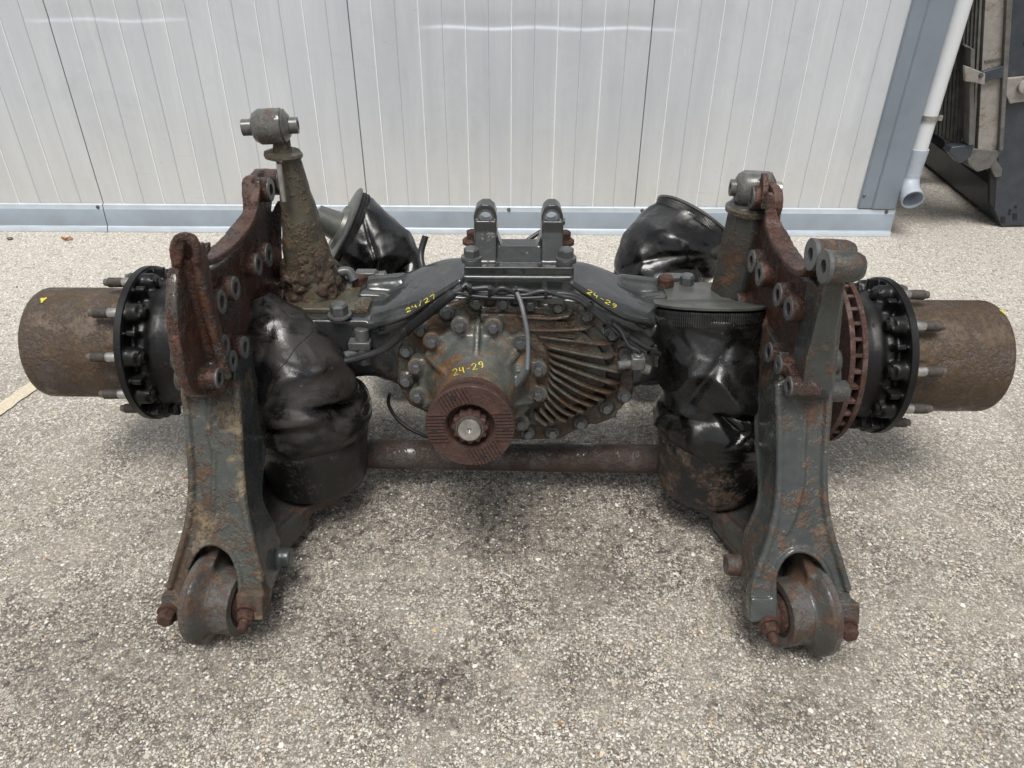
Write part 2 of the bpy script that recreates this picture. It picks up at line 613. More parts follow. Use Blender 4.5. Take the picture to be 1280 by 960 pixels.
M['wall'] = wall_mat()
M['ridge'] = plain('pale_ridge', (.86, .88, .90), .35, .25, .1, 30)  # bead crests set paler than the panel sheet
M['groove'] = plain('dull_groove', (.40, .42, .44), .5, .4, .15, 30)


def ground_mat():
    mt, t, b = nodes('exposed_aggregate_asphalt')
    co = N(t, "ShaderNodeTexCoord").outputs['Object']
    wob = N(t, "ShaderNodeTexNoise", Scale=130.0, Detail=2.0)
    L(t, co, wob.inputs['Vector'])
    vm = N(t, "ShaderNodeVectorMath", operation='MULTIPLY_ADD')
    L(t, wob.outputs['Color'], vm.inputs[0])
    vm.inputs[1].default_value = (.006, .006, .006)
    L(t, co, vm.inputs[2])
    p = vm.outputs[0]

    def vor(scale, feat='F1'):
        v = N(t, "ShaderNodeTexVoronoi", Scale=scale)
        v.feature = feat
        L(t, p, v.inputs['Vector'])
        return v

    def stones(scale, keep, size):
        v, e = vor(scale), vor(scale, 'DISTANCE_TO_EDGE')
        s = N(t, "ShaderNodeSeparateColor")
        L(t, v.outputs['Color'], s.inputs[0])
        has = mth(t, 'LESS_THAN', s.outputs[0], keep)
        msk = ramp(t, e.outputs['Distance'], [(size, g(0)), (size + .05, g(1))])
        tone = ramp(t, s.outputs[1], [(0, (.15, .13, .105)), (.2, (.38, .34, .28)), (.5, (.62, .575, .50)), (.86, (.84, .81, .75)), (.95, (.58, .43, .24)), (1, (.88, .86, .81))])
        return mth(t, 'MULTIPLY', has, msk), tone, e.outputs['Distance']

    cl = noi(t, co, 1.5, 5, .6, .4)
    sp = N(t, "ShaderNodeSeparateXYZ")
    L(t, co, sp.inputs[0])
    # paler towards the wall, darker towards the camera, border broken by noise
    far_pale = ramp(t, mth(t, 'ADD', mth(t, 'MULTIPLY', sp.outputs['Y'], .40), mth(t, 'MULTIPLY', mth(t, 'SUBTRACT', cl, .5), .9)), [(.55, g(0)), (.95, g(1))])
    bn = noi(t, co, 330, 3, .7)
    binder = ramp(t, bn, [(.35, (.012, .010, .008)), (.5, (.065, .056, .046)), (.72, (.21, .185, .15))])
    binder = mix(t, mth(t, 'MULTIPLY', far_pale, .8), binder, (.50, .475, .43))
    pt = noi(t, co, 5, 6, .75, .6)
    f0, c0, d0 = stones(250, .68, .07)
    f1, c1, d1 = stones(150, .54, .09)
    f2, c2, d2 = stones(88, .09, .2)
    film = ramp(t, pt, [(.38, g(.08)), (.60, g(.58))])
    col = mix(t, f0, binder, mix(t, .35, c0, (.2, .185, .16)))
    col = mix(t, f1, col, c1)
    col = mix(t, mth(t, 'MULTIPLY', film, mth(t, 'SUBTRACT', 1, far_pale)), col, (.36, .325, .272))
    col = mix(t, f2, col, c2)
    # dark oily stains
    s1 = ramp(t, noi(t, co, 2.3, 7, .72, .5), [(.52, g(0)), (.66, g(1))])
    near = mth(t, 'SUBTRACT', 1.0, far_pale)
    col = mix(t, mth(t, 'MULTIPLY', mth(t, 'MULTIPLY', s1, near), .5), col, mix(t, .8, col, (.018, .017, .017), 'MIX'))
    # spilt oil, damp and painted-in shade under the axle, each patch ragged
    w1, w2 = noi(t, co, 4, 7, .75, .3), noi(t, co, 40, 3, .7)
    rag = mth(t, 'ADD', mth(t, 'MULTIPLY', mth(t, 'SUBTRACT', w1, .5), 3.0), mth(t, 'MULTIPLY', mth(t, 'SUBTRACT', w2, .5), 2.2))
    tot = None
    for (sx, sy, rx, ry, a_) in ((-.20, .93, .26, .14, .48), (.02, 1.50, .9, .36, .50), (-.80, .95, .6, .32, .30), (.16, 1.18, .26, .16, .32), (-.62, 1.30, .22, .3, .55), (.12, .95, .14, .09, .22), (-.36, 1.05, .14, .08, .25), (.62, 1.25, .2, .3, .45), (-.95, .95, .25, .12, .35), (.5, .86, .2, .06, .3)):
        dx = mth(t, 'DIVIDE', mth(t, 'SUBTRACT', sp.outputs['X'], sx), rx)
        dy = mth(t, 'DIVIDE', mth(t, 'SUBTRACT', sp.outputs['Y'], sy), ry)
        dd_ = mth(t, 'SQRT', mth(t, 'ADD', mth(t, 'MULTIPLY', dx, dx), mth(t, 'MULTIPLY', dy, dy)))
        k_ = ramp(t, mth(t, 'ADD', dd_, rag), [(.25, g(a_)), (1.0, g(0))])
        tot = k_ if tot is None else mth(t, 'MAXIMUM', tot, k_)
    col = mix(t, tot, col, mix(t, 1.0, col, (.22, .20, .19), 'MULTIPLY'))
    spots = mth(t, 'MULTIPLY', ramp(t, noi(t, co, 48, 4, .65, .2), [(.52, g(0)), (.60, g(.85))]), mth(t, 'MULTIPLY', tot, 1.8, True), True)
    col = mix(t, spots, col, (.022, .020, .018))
    s2 = ramp(t, noi(t, co, 28, 4, .6, .3), [(.60, g(0)), (.66, g(1))])
    col = mix(t, mth(t, 'MULTIPLY', s2, .35), col, (.035, .033, .03))
    L(t, col, b.inputs['Base Color'])
    L(t, ramp(t, s1, [(0, g(.75)), (1, g(.55))]), b.inputs['Roughness'])
    h = mth(t, 'ADD', mth(t, 'MULTIPLY', f1, mth(t, 'ADD', .5, d1)), mth(t, 'ADD', mth(t, 'MULTIPLY', f2, 1.1), mth(t, 'MULTIPLY', bn, .5)))
    h = mth(t, 'ADD', h, mth(t, 'MULTIPLY', f0, .35))
    bump(t, b, h, .0017)
    return mt


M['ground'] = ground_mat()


def pebble_mat():
    mt, t, b = nodes('pale_stone_chips')
    gm = N(t, "ShaderNodeNewGeometry")
    c = ramp(t, gm.outputs['Random Per Island'], [(0, (.05, .045, .04)), (.12, (.16, .145, .12)), (.2, (.3, .275, .235)), (.55, (.47, .45, .40)), (.82, (.68, .66, .61)), (.9, (.5, .37, .19)), (.94, (.62, .6, .55)), (1, (.78, .77, .74))])
    L(t, c, b.inputs['Base Color'])
    b.inputs['Roughness'].default_value = .6
    return mt


M['pebble'] = pebble_mat()

# ------------------------------------------------------------------ ground
bm = BM()
S = 60
vs = [bm.verts.new((x, y, 0)) for x, y in ((-S, -S), (S, -S), (S, S), (-S, S))]
bm.faces.new(vs)
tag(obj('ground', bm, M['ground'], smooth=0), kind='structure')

# loose and half sunk stone chips that stand proud of the binder
V, F = [], []
prng = random.Random(3)
oc = [(1, 0, 0), (0, 1, 0), (-1, 0, 0), (0, -1, 0), (0, 0, 1)]
n_ch = 0
for k in range(34000):
    y = .72 + 2.2 * prng.random() ** 1.6
    x = (prng.random() * 2 - 1) * (.55 + .75 * y)
    if y > 1.9 and prng.random() < .35: continue
    s = .0016 + .0026 * prng.random() ** 2.2
    if prng.random() < .02: s *= 1.9
    a = prng.random() * 6.28
    el = .6 + .4 * prng.random()
    b0 = len(V)
    hh = s * (.16 + .25 * prng.random())
    n5 = 5 + (k % 2)
    for q in range(n5):
        an = a + q * 2 * math.pi / n5
        j = .75 + .45 * prng.random()
        lx, ly = math.cos(an) * s * j, math.sin(an) * s * j * el
        V.append((x + lx * math.cos(a) - ly * math.sin(a), y + lx * math.sin(a) + ly * math.cos(a), -.0006))
    for q in range(n5):
        v0 = V[b0 + q]
        V.append((x + (v0[0] - x) * .62, y + (v0[1] - y) * .62, hh * (.7 + .6 * prng.random())))
    for q in range(n5):
        q2 = (q + 1) % n5
        F.append((b0 + q, b0 + q2, b0 + n5 + q2, b0 + n5 + q))
    F.append(tuple(b0 + n5 + q for q in range(n5)))
me = bpy.data.meshes.new('stone_chips')
me.from_pydata(V, [], F)
me.materials.append(M['pebble'])
o = bpy.data.objects.new('stone_chips', me)
C.objects.link(o)
tag(o, 'small pale stone chips worn out of the asphalt surface', 'gravel', kind='stuff')

# faded line on the ground, left edge
A_, B_ = W(-90, 575, Z=.004), W(75, 458, Z=.004)
d_ = (B_ - A_).normalized()
n_ = Vector((-d_.y, d_.x, 0))
bm = BM()
pl = []
for i in range(41):
    p = A_.lerp(B_, i / 40)
    pl.append((p + n_ * (.026 + .004 * noise.noise(p * 60)), p - n_ * (.026 + .005 * noise.noise(p * 45 + Vector((9, 0, 0))))))
vv = [(bm.verts.new(a), bm.verts.new(b)) for a, b in pl]
for i in range(40): bm.faces.new((vv[i][0], vv[i + 1][0], vv[i + 1][1], vv[i][1]))
tag(obj('painted_line', bm, M['line'], smooth=0), kind='structure')

# ------------------------------------------------------------------ panel wall
WY = 3.36
wall = empty('panel_wall', (0, WY, 0), 'long wall of pale ribbed metal panels behind the rusty axle', 'wall')


def crease(x, z):
    d = 0
    for x0, x1, z0, dep in ((-1.92, -1.42, .905, .0028), (-.30, .60, .885, .0032)):
        if x0 - .12 < x < x1 + .12:
            e = min(1, max(0, (x - x0 + .12) / .14)) * min(1, max(0, (x1 + .12 - x) / .14))
            zz = z - z0 - .004 * math.sin(x * 17)
            d += dep * e * (math.exp(-(zz / .045) ** 2) if zz > 0 else math.exp(-(zz / .007) ** 2))
    return d


zs = [.09, .14, .2, .3, .4, .5, .6, .7, .76, .8, .83] + [.85 + i * .005 for i in range(20)] + [.96, 1.0, 1.1, 1.3, 1.6, 2.0, 2.5, 3.0]
seams = [-4.4, -3.15, -1.906, -.676, .565, 1.62]
for i in range(len(seams) - 1):
    x0, x1 = seams[i] + .0005, seams[i + 1] - .0005
    xs = [(x0, .003), (x0 + .002, 0)]
    pitch = 1.236 / 13
    k = 1
    lvl = 0
    while seams[i] + k * pitch < x1 - .03:
        xc = seams[i] + k * pitch
        if k % 2:      # narrow raised bead
            xs += [(xc - .0050, 0), (xc - .0016, -.0028), (xc + .0016, -.0028), (xc + .0050, 0)]
        else:          # shallow groove
            xs += [(xc - .0035, 0), (xc - .001, .0020), (xc + .001, .0020), (xc + .0035, 0)]
        nx = min(seams[i] + (k + 1) * pitch, x1)
        for q in (1, 2, 3): xs.append((xc + (nx - xc) * q / 4, 0))
        k += 1
    xs += [(x1 - .002, 0), (x1, .003)]
    bm = BM()
    G = []
    for x, yo in xs:
        col = []
        for z in zs:
            wob = .0028 * noise.noise(Vector((x * 2.1, z * 1.6, 3))) + .0012 * noise.noise(Vector((x * 7, z * 5, 8)))
            col.append(bm.verts.new((x, WY + yo + crease(x, z) + wob, z)))
        G.append(col)
    for a in range(len(G) - 1):
        for b_ in range(len(zs) - 1): bm.faces.new((G[a][b_], G[a + 1][b_], G[a + 1][b_ + 1], G[a][b_ + 1]))
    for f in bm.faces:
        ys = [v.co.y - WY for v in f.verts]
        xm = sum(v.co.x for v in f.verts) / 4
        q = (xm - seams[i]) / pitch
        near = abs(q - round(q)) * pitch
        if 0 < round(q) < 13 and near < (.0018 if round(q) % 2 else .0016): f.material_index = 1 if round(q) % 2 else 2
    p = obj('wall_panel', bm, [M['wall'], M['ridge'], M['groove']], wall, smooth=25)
    if sum(f.normal.y for f in p.data.polygons) > 0: p.data.flip_normals()
    sm = p.modifiers.new("t", 'SOLIDIFY')
    sm.thickness = .04
    sm.offset = -1
# inner shell of the building behind the panels
bm = BM()
box(bm, (-1.3, WY + .12, 1.5), (6.1, .08, 3.0))
obj('backing_wall', bm, M['corner'], wall, 0)
bm = BM()
box(bm, (1.72, WY + 3.06, 1.5), (.05, 5.9, 3.0))
obj('side_wall', bm, M['corner'], wall, 0)


# base trim with lighter lips, in two lengths
def trim(x0, x1):
    bm = BM()
    prof = [(-.002, .128), (-.012, .124), (-.014, .104), (-.016, .100), (-.020, .026), (-.026, .022), (-.034, .004), (-.034, 0.001), (.03, .001), (.03, .128)]
    mi = [1, 1, 0, 0, 0, 1, 1, 0, 0, 0]
    xs_ = [x0 + (x1 - x0) * q / 12 for q in range(13)]
    rings = [[bm.verts.new((x, WY + y + .0015 * noise.noise(Vector((x * 3, y * 9, z * 7))), z)) for y, z in prof] for x in xs_]
    n = len(prof)
    for a in range(len(rings) - 1):
        for q in range(n):
            f = bm.faces.new((rings[a][q], rings[a + 1][q], rings[a + 1][(q + 1) % n], rings[a][(q + 1) % n]))
            f.material_index = mi[q]
    bm.faces.new(rings[0])
    bm.faces.new(rings[-1][::-1])
    return obj('base_trim', bm, [M['galv'], M['galv_edge']], wall, 25)


trim(-4.4, -1.908)
trim(-1.904, 1.776)
# corner flashing: wide strip and return
bm = BM()
pf = [(1.598, -.006), (1.604, -.012), (1.66, -.014), (1.665, -.019), (1.768, -.020), (1.772, .0), (1.772, .5), (1.748, .5), (1.748, .0), (1.6, .0)]
lo = [Vector((x, WY + y, .13)) for x, y in pf]
prism(bm, lo, (0, 0, 2.87))
obj('corner_flashing', bm, M['corner'], wall, 20, .0015, 1)
for x in (-1.93, -1.15, -.66, -.02, .6, 1.22, 1.735):
    bm = BM()
    lathe(bm, (x, WY - .013, .114), (0, -1, 0), [(0, .009), (.003, .008), (.005, .004)], 12)
    hexbolt(bm, (x, WY - .017, .114), (0, -1, 0), .0045, .004, False)
    obj('screw', bm, M['bolt'], wall, 30)
bm = BM()
lathe(bm, (1.612, WY - .013, .19), (0, -1, 0), [(0, .008), (.005, .004)], 12)
obj('screw', bm, M['bolt'], wall, 30)

# ------------------------------------------------------------------ downpipe
PY = WY + .03
pa, pb = W(1127, 243, Y=PY - .12), W(1170, 128, Y=PY)
px_ = 1.818
pipe = empty('downpipe', (px_, PY, 0), 'light grey plastic rainwater downpipe with elbow outlet beside the wall corner', 'pipe')
bm = BM()
lathe(bm, (px_, PY, .355), (0, 0, 1), [(0, .040), (2.6, .040)], 32)
obj('pipe', bm, M['pvc'], pipe, 40)
bm = BM()
lathe(bm, (px_, PY, .27), (0, 0, 1), [(0, .041), (.115, .046), (.125, .046), (.126, .041)], 32)
obj('socket', bm, M['pvc_dark'], pipe, 40)
bm = BM()
pts = [(px_, PY, .285), (px_, PY - .002, .255), (px_ - .002, PY - .022, .225), (px_ - .004, PY - .055, .205), (px_ - .006, PY - .095, .190)]
c = smooth_curve(pts, 8)
rings = []
NN = len(c)
prev = None
for inner in (0, 1):
    rr = []
    seqi = range(NN) if not inner else range(NN - 1, NN - 14, -1)
    for i in seqi:
        d = (c[min(i + 1, NN - 1)] - c[max(i - 1, 0)]).normalized()
        u = Vector((1, 0, 0)); u = (u - d * u.dot(d)).normalized(); v = d.cross(u)
        rad = (.044 + .004 * (i / (NN - 1) > .8)) - (.005 if inner else 0)
        rr.append([bm.verts.new(c[i] + (u * math.cos(2 * math.pi * k / 32) + v * math.sin(2 * math.pi * k / 32)) * rad) for k in range(32)])
    rings += rr
for i in range(len(rings) - 1):
    for k in range(32): bm.faces.new((rings[i][k], rings[i][(k + 1) % 32], rings[i + 1][(k + 1) % 32], rings[i + 1][k]))
bm.faces.new(rings[-1])
bm.faces.new(rings[0][::-1])
obj('elbow', bm, M['pvc_dark'], pipe, 40)
bm = BM()
annulus(bm, (px_, PY, .52), (0, 0, 1), .0402, .0455, .022)
box(bm, (px_ - .052, PY - .012, .531), (.02, .012, .022))
box(bm, (px_ + .05, PY - .012, .531), (.016, .012, .022))
hexbolt(bm, (px_ - .052, PY - .02, .531), (0, -1, 0), .007, .008)
obj('pipe_clamp', bm, M['steel'], pipe, 30)
bm = BM()
box(bm, (px_ - .045, PY + .03, .531), (.06, .01, .02))
obj('wall_bracket', bm, M['steel'], pipe, 0)

# ------------------------------------------------------------------ radiator pack and steel post on the right
RY = 3.42
rad = empty('radiator_pack', (2.2, RY, 0), 'dirty stacked radiator with corroded aluminium side tank beside the dark steel post', 'radiator')


def quadprism(name, pts, Y, dep, mat, parent, bev=.003, dx=0):
    bm = BM()
    prism(bm, [W(x, y, Y=Y) for x, y in pts], (dx, dep, 0))
    return obj(name, bm, mat, parent, 30, bev)


quadprism('side_tank', [(1235, -60), (1266, -60), (1250, 186), (1222, 191)], RY, .16, M['alu'], rad)
quadprism('tank_rib', [(1262, -60), (1270, -60), (1254, 188), (1249, 188)], RY - .02, .15, M['core'], rad, .002)
quadprism('tank_seam', [(1231, 76), (1257, 71), (1257, 74), (1231, 79)], RY - .004, .02, M['core'], rad, 0)
quadprism('clamp_band', [(1229, 90), (1256, 82), (1255, 97), (1229, 102)], RY - .02, .18, M['post'], rad)
# vertical cooling tubes
for k in range(11):
    x = 1231 - k * 4.6
    x2 = 1218 - k * 4.6
    quadprism('cooling_tube', [(x - 3, -60), (x, -60), (x2, 188 - k * 2), (x2 - 3, 188 - k * 2)], RY + .01 + k * .012, .02, M['core'], rad, 0)
quadprism('dark_backing', [(1140, -60), (1232, -60), (1218, 186), (1120, 150)], RY + .62, .03, M['dark_void'], rad, 0)  # near-black sheet well behind the tubes, filling the gap with dark
quadprism('bottom_tank', [(1205, 186), (1252, 188), (1246, 200), (1238, 210), (1222, 215), (1212, 208)], RY - .01, .2, M['core'], rad)
# condenser in front, seen at an angle
bm = BM()
P0, P1, P2, P3 = W(1216, 62, Y=RY - .03), W(1214, 178, Y=RY - .03), W(1150, 140, Y=RY + .5), W(1160, 20, Y=RY + .5)
prism(bm, [P0, P1, P2, P3], (-.01, .02, 0))
obj('condenser_core', bm, M['core'], rad, 0)
for k in range(34):
    a, b_ = P0.lerp(P1, (k + .5) / 34), P3.lerp(P2, (k + .5) / 34)
    bm = BM()
    mid_ = (a + b_) / 2 + Vector((-.006, -.012, 0))
    dd = (b_ - a)
    ang = math.atan2(dd.y, dd.x)
    mt_ = dd.to_track_quat('X', 'Z').to_matrix()
    box(bm, mid_, (dd.length * .98, .014, .006), mt_)
    obj('cooling_fin', bm, M['core'], rad, 0)
quadprism('condenser_frame', [(1214, 60), (1219, 62), (1217, 181), (1211, 182)], RY - .06, .05, M['core'], rad)
quadprism('condenser_tube', [(1206, 182), (1218, 180), (1214, 196), (1200, 205), (1186, 190), (1190, 184)], RY - .05, .06, M['post'], rad)
quadprism('mounting_tab', [(1206, 82), (1212, 84), (1232, 92), (1231, 107), (1222, 104), (1207, 102)], RY - .09, .02, M['alu'], rad)
bm = BM()
hexbolt(bm, W(1226, 94, Y=RY - .09), (0, -1, 0), .008, .008)
obj('bolt', bm, M['bolt'], rad, 30)

post = empty('steel_post', (2.42, 3.45, 0), 'dark navy steel post with punched foot standing right of the radiator', 'post')
PYY = 3.46
quadprism('front_face', [(1268, -60), (1330, -60), (1326, 262), (1281, 281), (1252, 283), (1243, 262), (1246, 215), (1256, 120)], PYY, .05, M['post'], post)
quadprism('side_web', [(1262, -60), (1269, -60), (1246, 215), (1243, 262), (1237, 255), (1238, 208), (1249, 120)], PYY + .0, .02, M['dark_void'], post)
quadprism('latch_plate', [(1259, 98), (1300, 94), (1300, 124), (1262, 130), (1257, 118)], PYY - .02, .02, M['alu'], post)
bm = BM()
pc_ = W(1280, 108, Y=PYY - .02)
lathe(bm, pc_, (0, -1, .2), [(0, .03), (.014, .03), (.018, .022)], 28)
obj('latch_boss', bm, M['alu'], post)
for (x, y, w_, h_) in ((1254, 275, 5, 8), (1269, 271, 5, 8), (1263, 263, 3, 3), (1270, 259, 3, 3), (1262, 267, 3, 3), (1241, 232, 3, 11), (1241, 250, 3, 10), (1262, 66, 2, 4), (1281, 55, 3, 3)):
    quadprism('slot', [(x - w_ / 2, y - h_ / 2), (x + w_ / 2, y - h_ / 2), (x + w_ / 2, y + h_ / 2), (x - w_ / 2, y + h_ / 2)], PYY - .003 if x > 1245 else PYY + .047, .004, M['dark_void'], post, 0)
quadprism('hook_tab', [(1237, 203), (1246, 200), (1253, 212), (1252, 221), (1244, 222), (1240, 214)], PYY - .01, .03, M['core'], post)

beam = empty('frame_beam', (2.0, 3.9, 0), 'dark steel beam lying on the ground behind the downpipe outlet', 'beam')
a, b_ = W(1244, 268, Z=.05), W(1120, 168, Z=.05)
bm = BM()
dd = b_ - a
b2 = a + dd * 1.3
mt_ = dd.to_track_quat('X', 'Z').to_matrix()
box(bm, (a + b2) / 2 + Vector((.06, .03, .03)), ((b2 - a).length, .09, .13), mt_)
obj('web', bm, M['post'], beam, 0, .004)
bm = BM()
box(bm, (a + b2) / 2 + Vector((.06, .03, .16)), ((b2 - a).length, .13, .012), mt_)
obj('top_flange', bm, M['post'], beam, 0, .002)

dark_void = empty('sky_blocker', (3.4, 5.6, 0), 'unlit dark shelter added to keep sky light out of the gap beyond the radiator', 'blocker')
bm = BM(); box(bm, (3.6, 6.2, 1.5), (3.7, .1, 3.0)); obj('blocker_wall', bm, M['dark_void'], dark_void, 0)  # added dark walls and top, blocking the sky behind the corner
bm = BM(); box(bm, (4.6, 5.0, 1.5), (.1, 2.3, 3.0)); obj('side_wall', bm, M['dark_void'], dark_void, 0)
bm = BM(); box(bm, (3.25, 5.4, 3.06), (2.9, 1.6, .08)); obj('blocker_roof', bm, M['dark_void'], dark_void, 0)

# dry leaf and a small stone on the left
lc = W(84, 298, Z=.01)
bm = BM()
gr = {}
for i in range(13):
    for j in range(7):
        u_, v_ = i / 12 * 2 - 1, j / 6 * 2 - 1
        wd = .011 * (1 - abs(u_) ** 1.6) * (1 + .35 * math.sin(i * 2.3)) + .0005
        gr[i, j] = bm.verts.new(lc + Vector((u_ * .024, v_ * wd + .004 * u_, -.004 + .009 * abs(v_) ** 1.4 * (1 - .4 * u_) + .004 * math.sin(u_ * 4))))
for i in range(12):
    for j in range(6): bm.faces.new((gr[i, j], gr[i + 1, j], gr[i + 1, j + 1], gr[i, j + 1]))
lf = obj('leaf', bm, M['leaf'], None, 60, loc=lc)
sol = lf.modifiers.new('s', 'SOLIDIFY'); sol.thickness = .0006
tag(lf, 'curled dry orange brown leaf on the pale asphalt near the wall', 'leaf')
for (px, py, sc_, rot_) in ((232, 597, .35, .4), (873, 792, .3, 1.1), (1155, 700, .25, 2.0), (700, 905, .28, .2), (60, 700, .3, 2.6)):
    lc = W(px, py, Z=.004)
    bm = BM()
    gr = {}
    for i in range(9):
        for j in range(5):
            u_, v_ = i / 8 * 2 - 1, j / 4 * 2 - 1
            wd = .010 * (1 - abs(u_) ** 1.6) + .0005
            a_, b_ = u_ * .02 * sc_, v_ * wd * sc_
            gr[i, j] = bm.verts.new(lc + Vector((a_ * math.cos(rot_) - b_ * math.sin(rot_), a_ * math.sin(rot_) + b_ * math.cos(rot_), (-.002 + .005 * abs(v_) + .003 * u_ * u_) * .6)))
    for i in range(8):
        for j in range(4): bm.faces.new((gr[i, j], gr[i + 1, j], gr[i + 1, j + 1], gr[i, j + 1]))
    lf = obj('leaf_scrap', bm, M['leaf'], None, 60, loc=lc)
    sol = lf.modifiers.new('s', 'SOLIDIFY'); sol.thickness = .0004
    tag(lf, {232: 'tiny orange leaf scrap close to the left bracket column', 873: 'tiny leaf scrap on open asphalt left of the right roller', 1155: 'tiny leaf scrap on asphalt right of the right bracket fork', 700: 'tiny leaf scrap on bare asphalt at bottom centre of view', 60: 'tiny leaf scrap on asphalt at far left foreground'}[px], 'leaf', 'leaf scraps on the asphalt')
lc = W(12, 298, Z=.006)
bm = BM()
bmesh.ops.create_icosphere(bm, subdivisions=2, radius=.011)
for v in bm.verts: v.co = lc + Vector((v.co.x * 1.3, v.co.y, v.co.z * .55)) * (1 + .3 * noise.noise(v.co * 90))
tag(obj('stone', bm, M['bolt'], None, 50, loc=lc), 'small dark loose stone at the left edge near the wall', 'stone')

# =================================================================== THE AXLE
axle = empty('truck_axle', (0, 1.6, 0), 'rusty grey truck drive axle with four black air springs lying on the asphalt', 'truck axle')


def YA(x): return 1.614 - .0224 * x


# ---- axle housing
bm = BM()
st = [(-.80, .37, .055, .055), (-.62, .375, .068, .068), (-.50, .39, .078, .10), (-.42, .41, .085, .115), (-.33, .42, .085, .115), (-.26, .42, .115, .122), (-.17, .415, .155, .128), (-.09, .41, .165, .132),
      (0.02, .41, .168, .13), (.11, .41, .165, .13), (.19, .415, .15, .125), (.28, .42, .11, .118), (.35, .42, .085, .115), (.44, .41, .085, .115), (.52, .39, .078, .10), (.64, .375, .068, .068), (.80, .37, .055, .055)]
cur = smooth_curve([(s_[0], s_[1], 0) for s_ in st], 4)
cur2 = smooth_curve([(s_[0], s_[2], s_[3]) for s_ in st], 4)
rings = []
for a, b_ in zip(cur, cur2):
    rg = []
    for k in range(48):
        an = 2 * math.pi * k / 48
        ca, sa = math.cos(an), math.sin(an)
        e = .34
        rg.append(bm.verts.new((a.x, YA(a.x) + b_.z * math.copysign(abs(ca) ** e, ca), a.y + b_.y * math.copysign(abs(sa) ** e, sa))))
    rings.append(rg)
for i in range(len(rings) - 1):
    for k in range(48): bm.faces.new((rings[i][k], rings[i][(k + 1) % 48], rings[i + 1][(k + 1) % 48], rings[i + 1][k]))
bm.faces.new(rings[0][::-1])
bm.faces.new(rings[-1])
# pad under the stay bracket and spring seats
box(bm, (.012, 1.61, .57), (.25, .18, .075))
for s in (-1, 1):
    box(bm, (s * .43, YA(s * .43) - .01, .475), (.20, .21, .05))
    cyl(bm, (s * .26, 1.66, .515), (s * .35, 1.66, .505), .036)
    box(bm, (s * .305, 1.655, .49), (.13, .1, .06))
for Yp, e_ in ((1.487, [(455, 412), (480, 404), (512, 392), (545, 370), (578, 350)]), (1.468, [(712, 352), (748, 376), (782, 396), (815, 404)])):
    tube(bm, [W(x, y, Y=Yp + (.03 if x in (455, 815) else 0)) for x, y in e_], .009, 12)
housing = cast('axle_housing', bm, M['housing'], axle, .0045, 5, .0006, .03)

# rear bowl of the banjo
bm = BM()
lathe(bm, (.02, 1.70, .41), (0, 1, 0), [(0, .16), (.05, .15), (.1, .11), (.125, .05), (.13, 0)], 40)
obj('rear_cover', bm, M['housing'], axle)

# ---- differential cover plate with bulge
n10 = Vector((0, -.985, .174))
PC = Vector((-.078, 1.43, .389))
PL = PC + n10 * -.03
outl = [(545, 385), (588, 372), (668, 371), (715, 379), (748, 391), (775, 414), (792, 448), (792, 492), (772, 515), (770, 522), (745, 531), (735, 530), (700, 549), (655, 550), (600, 545), (545, 522), (512, 506), (497, 480), (497, 440), (511, 409)]
bm = BM()
prism(bm, [WP(x, y, PL, n10) for x, y in outl], -n10 * .04)
blob = [(600, 384), (690, 384), (735, 402), (762, 425), (776, 455), (774, 486), (752, 506), (715, 524), (690, 534), (640, 530), (600, 480)]
prism(bm, [WP(x, y, PL + n10 * .012, n10) for x, y in blob], -n10 * .03)
blob = [(600, 392), (680, 394), (722, 410), (748, 432), (760, 458), (757, 482), (735, 500), (700, 515), (660, 510), (610, 470)]
prism(bm, [WP(x, y, PL + n10 * .028, n10) for x, y in blob], -n10 * .03)
ringb = [(559, 390), (596, 378), (629, 379), (663, 381), (697, 383), (732, 394), (764, 417), (781, 447), (780, 494), (757.6, 508.7), (725.5, 528), (690.5, 540), (660, 540), (527, 412), (508.5, 438), (508.5, 475)]
for x, y in ringb:
    p = WP(x, y, PL, n10)
    cyl(bm, p - n10 * .02, p + n10 * .006, .0185)
p = WP(781, 440, PL, n10)
cyl(bm, p - n10 * .02, p + n10 * .02, .017)
cover = cast('differential_cover', bm, M['cover'], axle, .003, 4, .0008, .03)
for k, (x, y) in enumerate(ringb):
    bm = BM()
    hexbolt(bm, WP(x, y, PL, n10) + n10 * (.006 if k != 7 else .02), n10, .0115, .013, True, turn=rnd.random())
    obj('bolt', bm, M['bolt'], cover, 30)
fins = [[(640, 396), (690, 399), (718, 394)], [(652, 413), (697, 414), (745, 411)], [(666, 421), (715, 427), (771, 434)], [(678, 433), (725, 443), (771, 451)],
        [(682, 442), (733, 457), (788, 469)], [(684, 451), (730, 469), (778, 485)], [(685, 460), (730, 483), (772, 496)], [(685, 468), (725, 492), (760, 505)],
        [(685, 477), (717, 500), (749, 512)], [(683, 486), (711, 509), (735, 519)], [(682, 495), (702, 515), (722, 523)], [(679, 504), (697, 523), (711, 530)],
        [(674, 512), (685, 524), (694, 531)], [(668, 521), (677, 529), (685, 534)]]
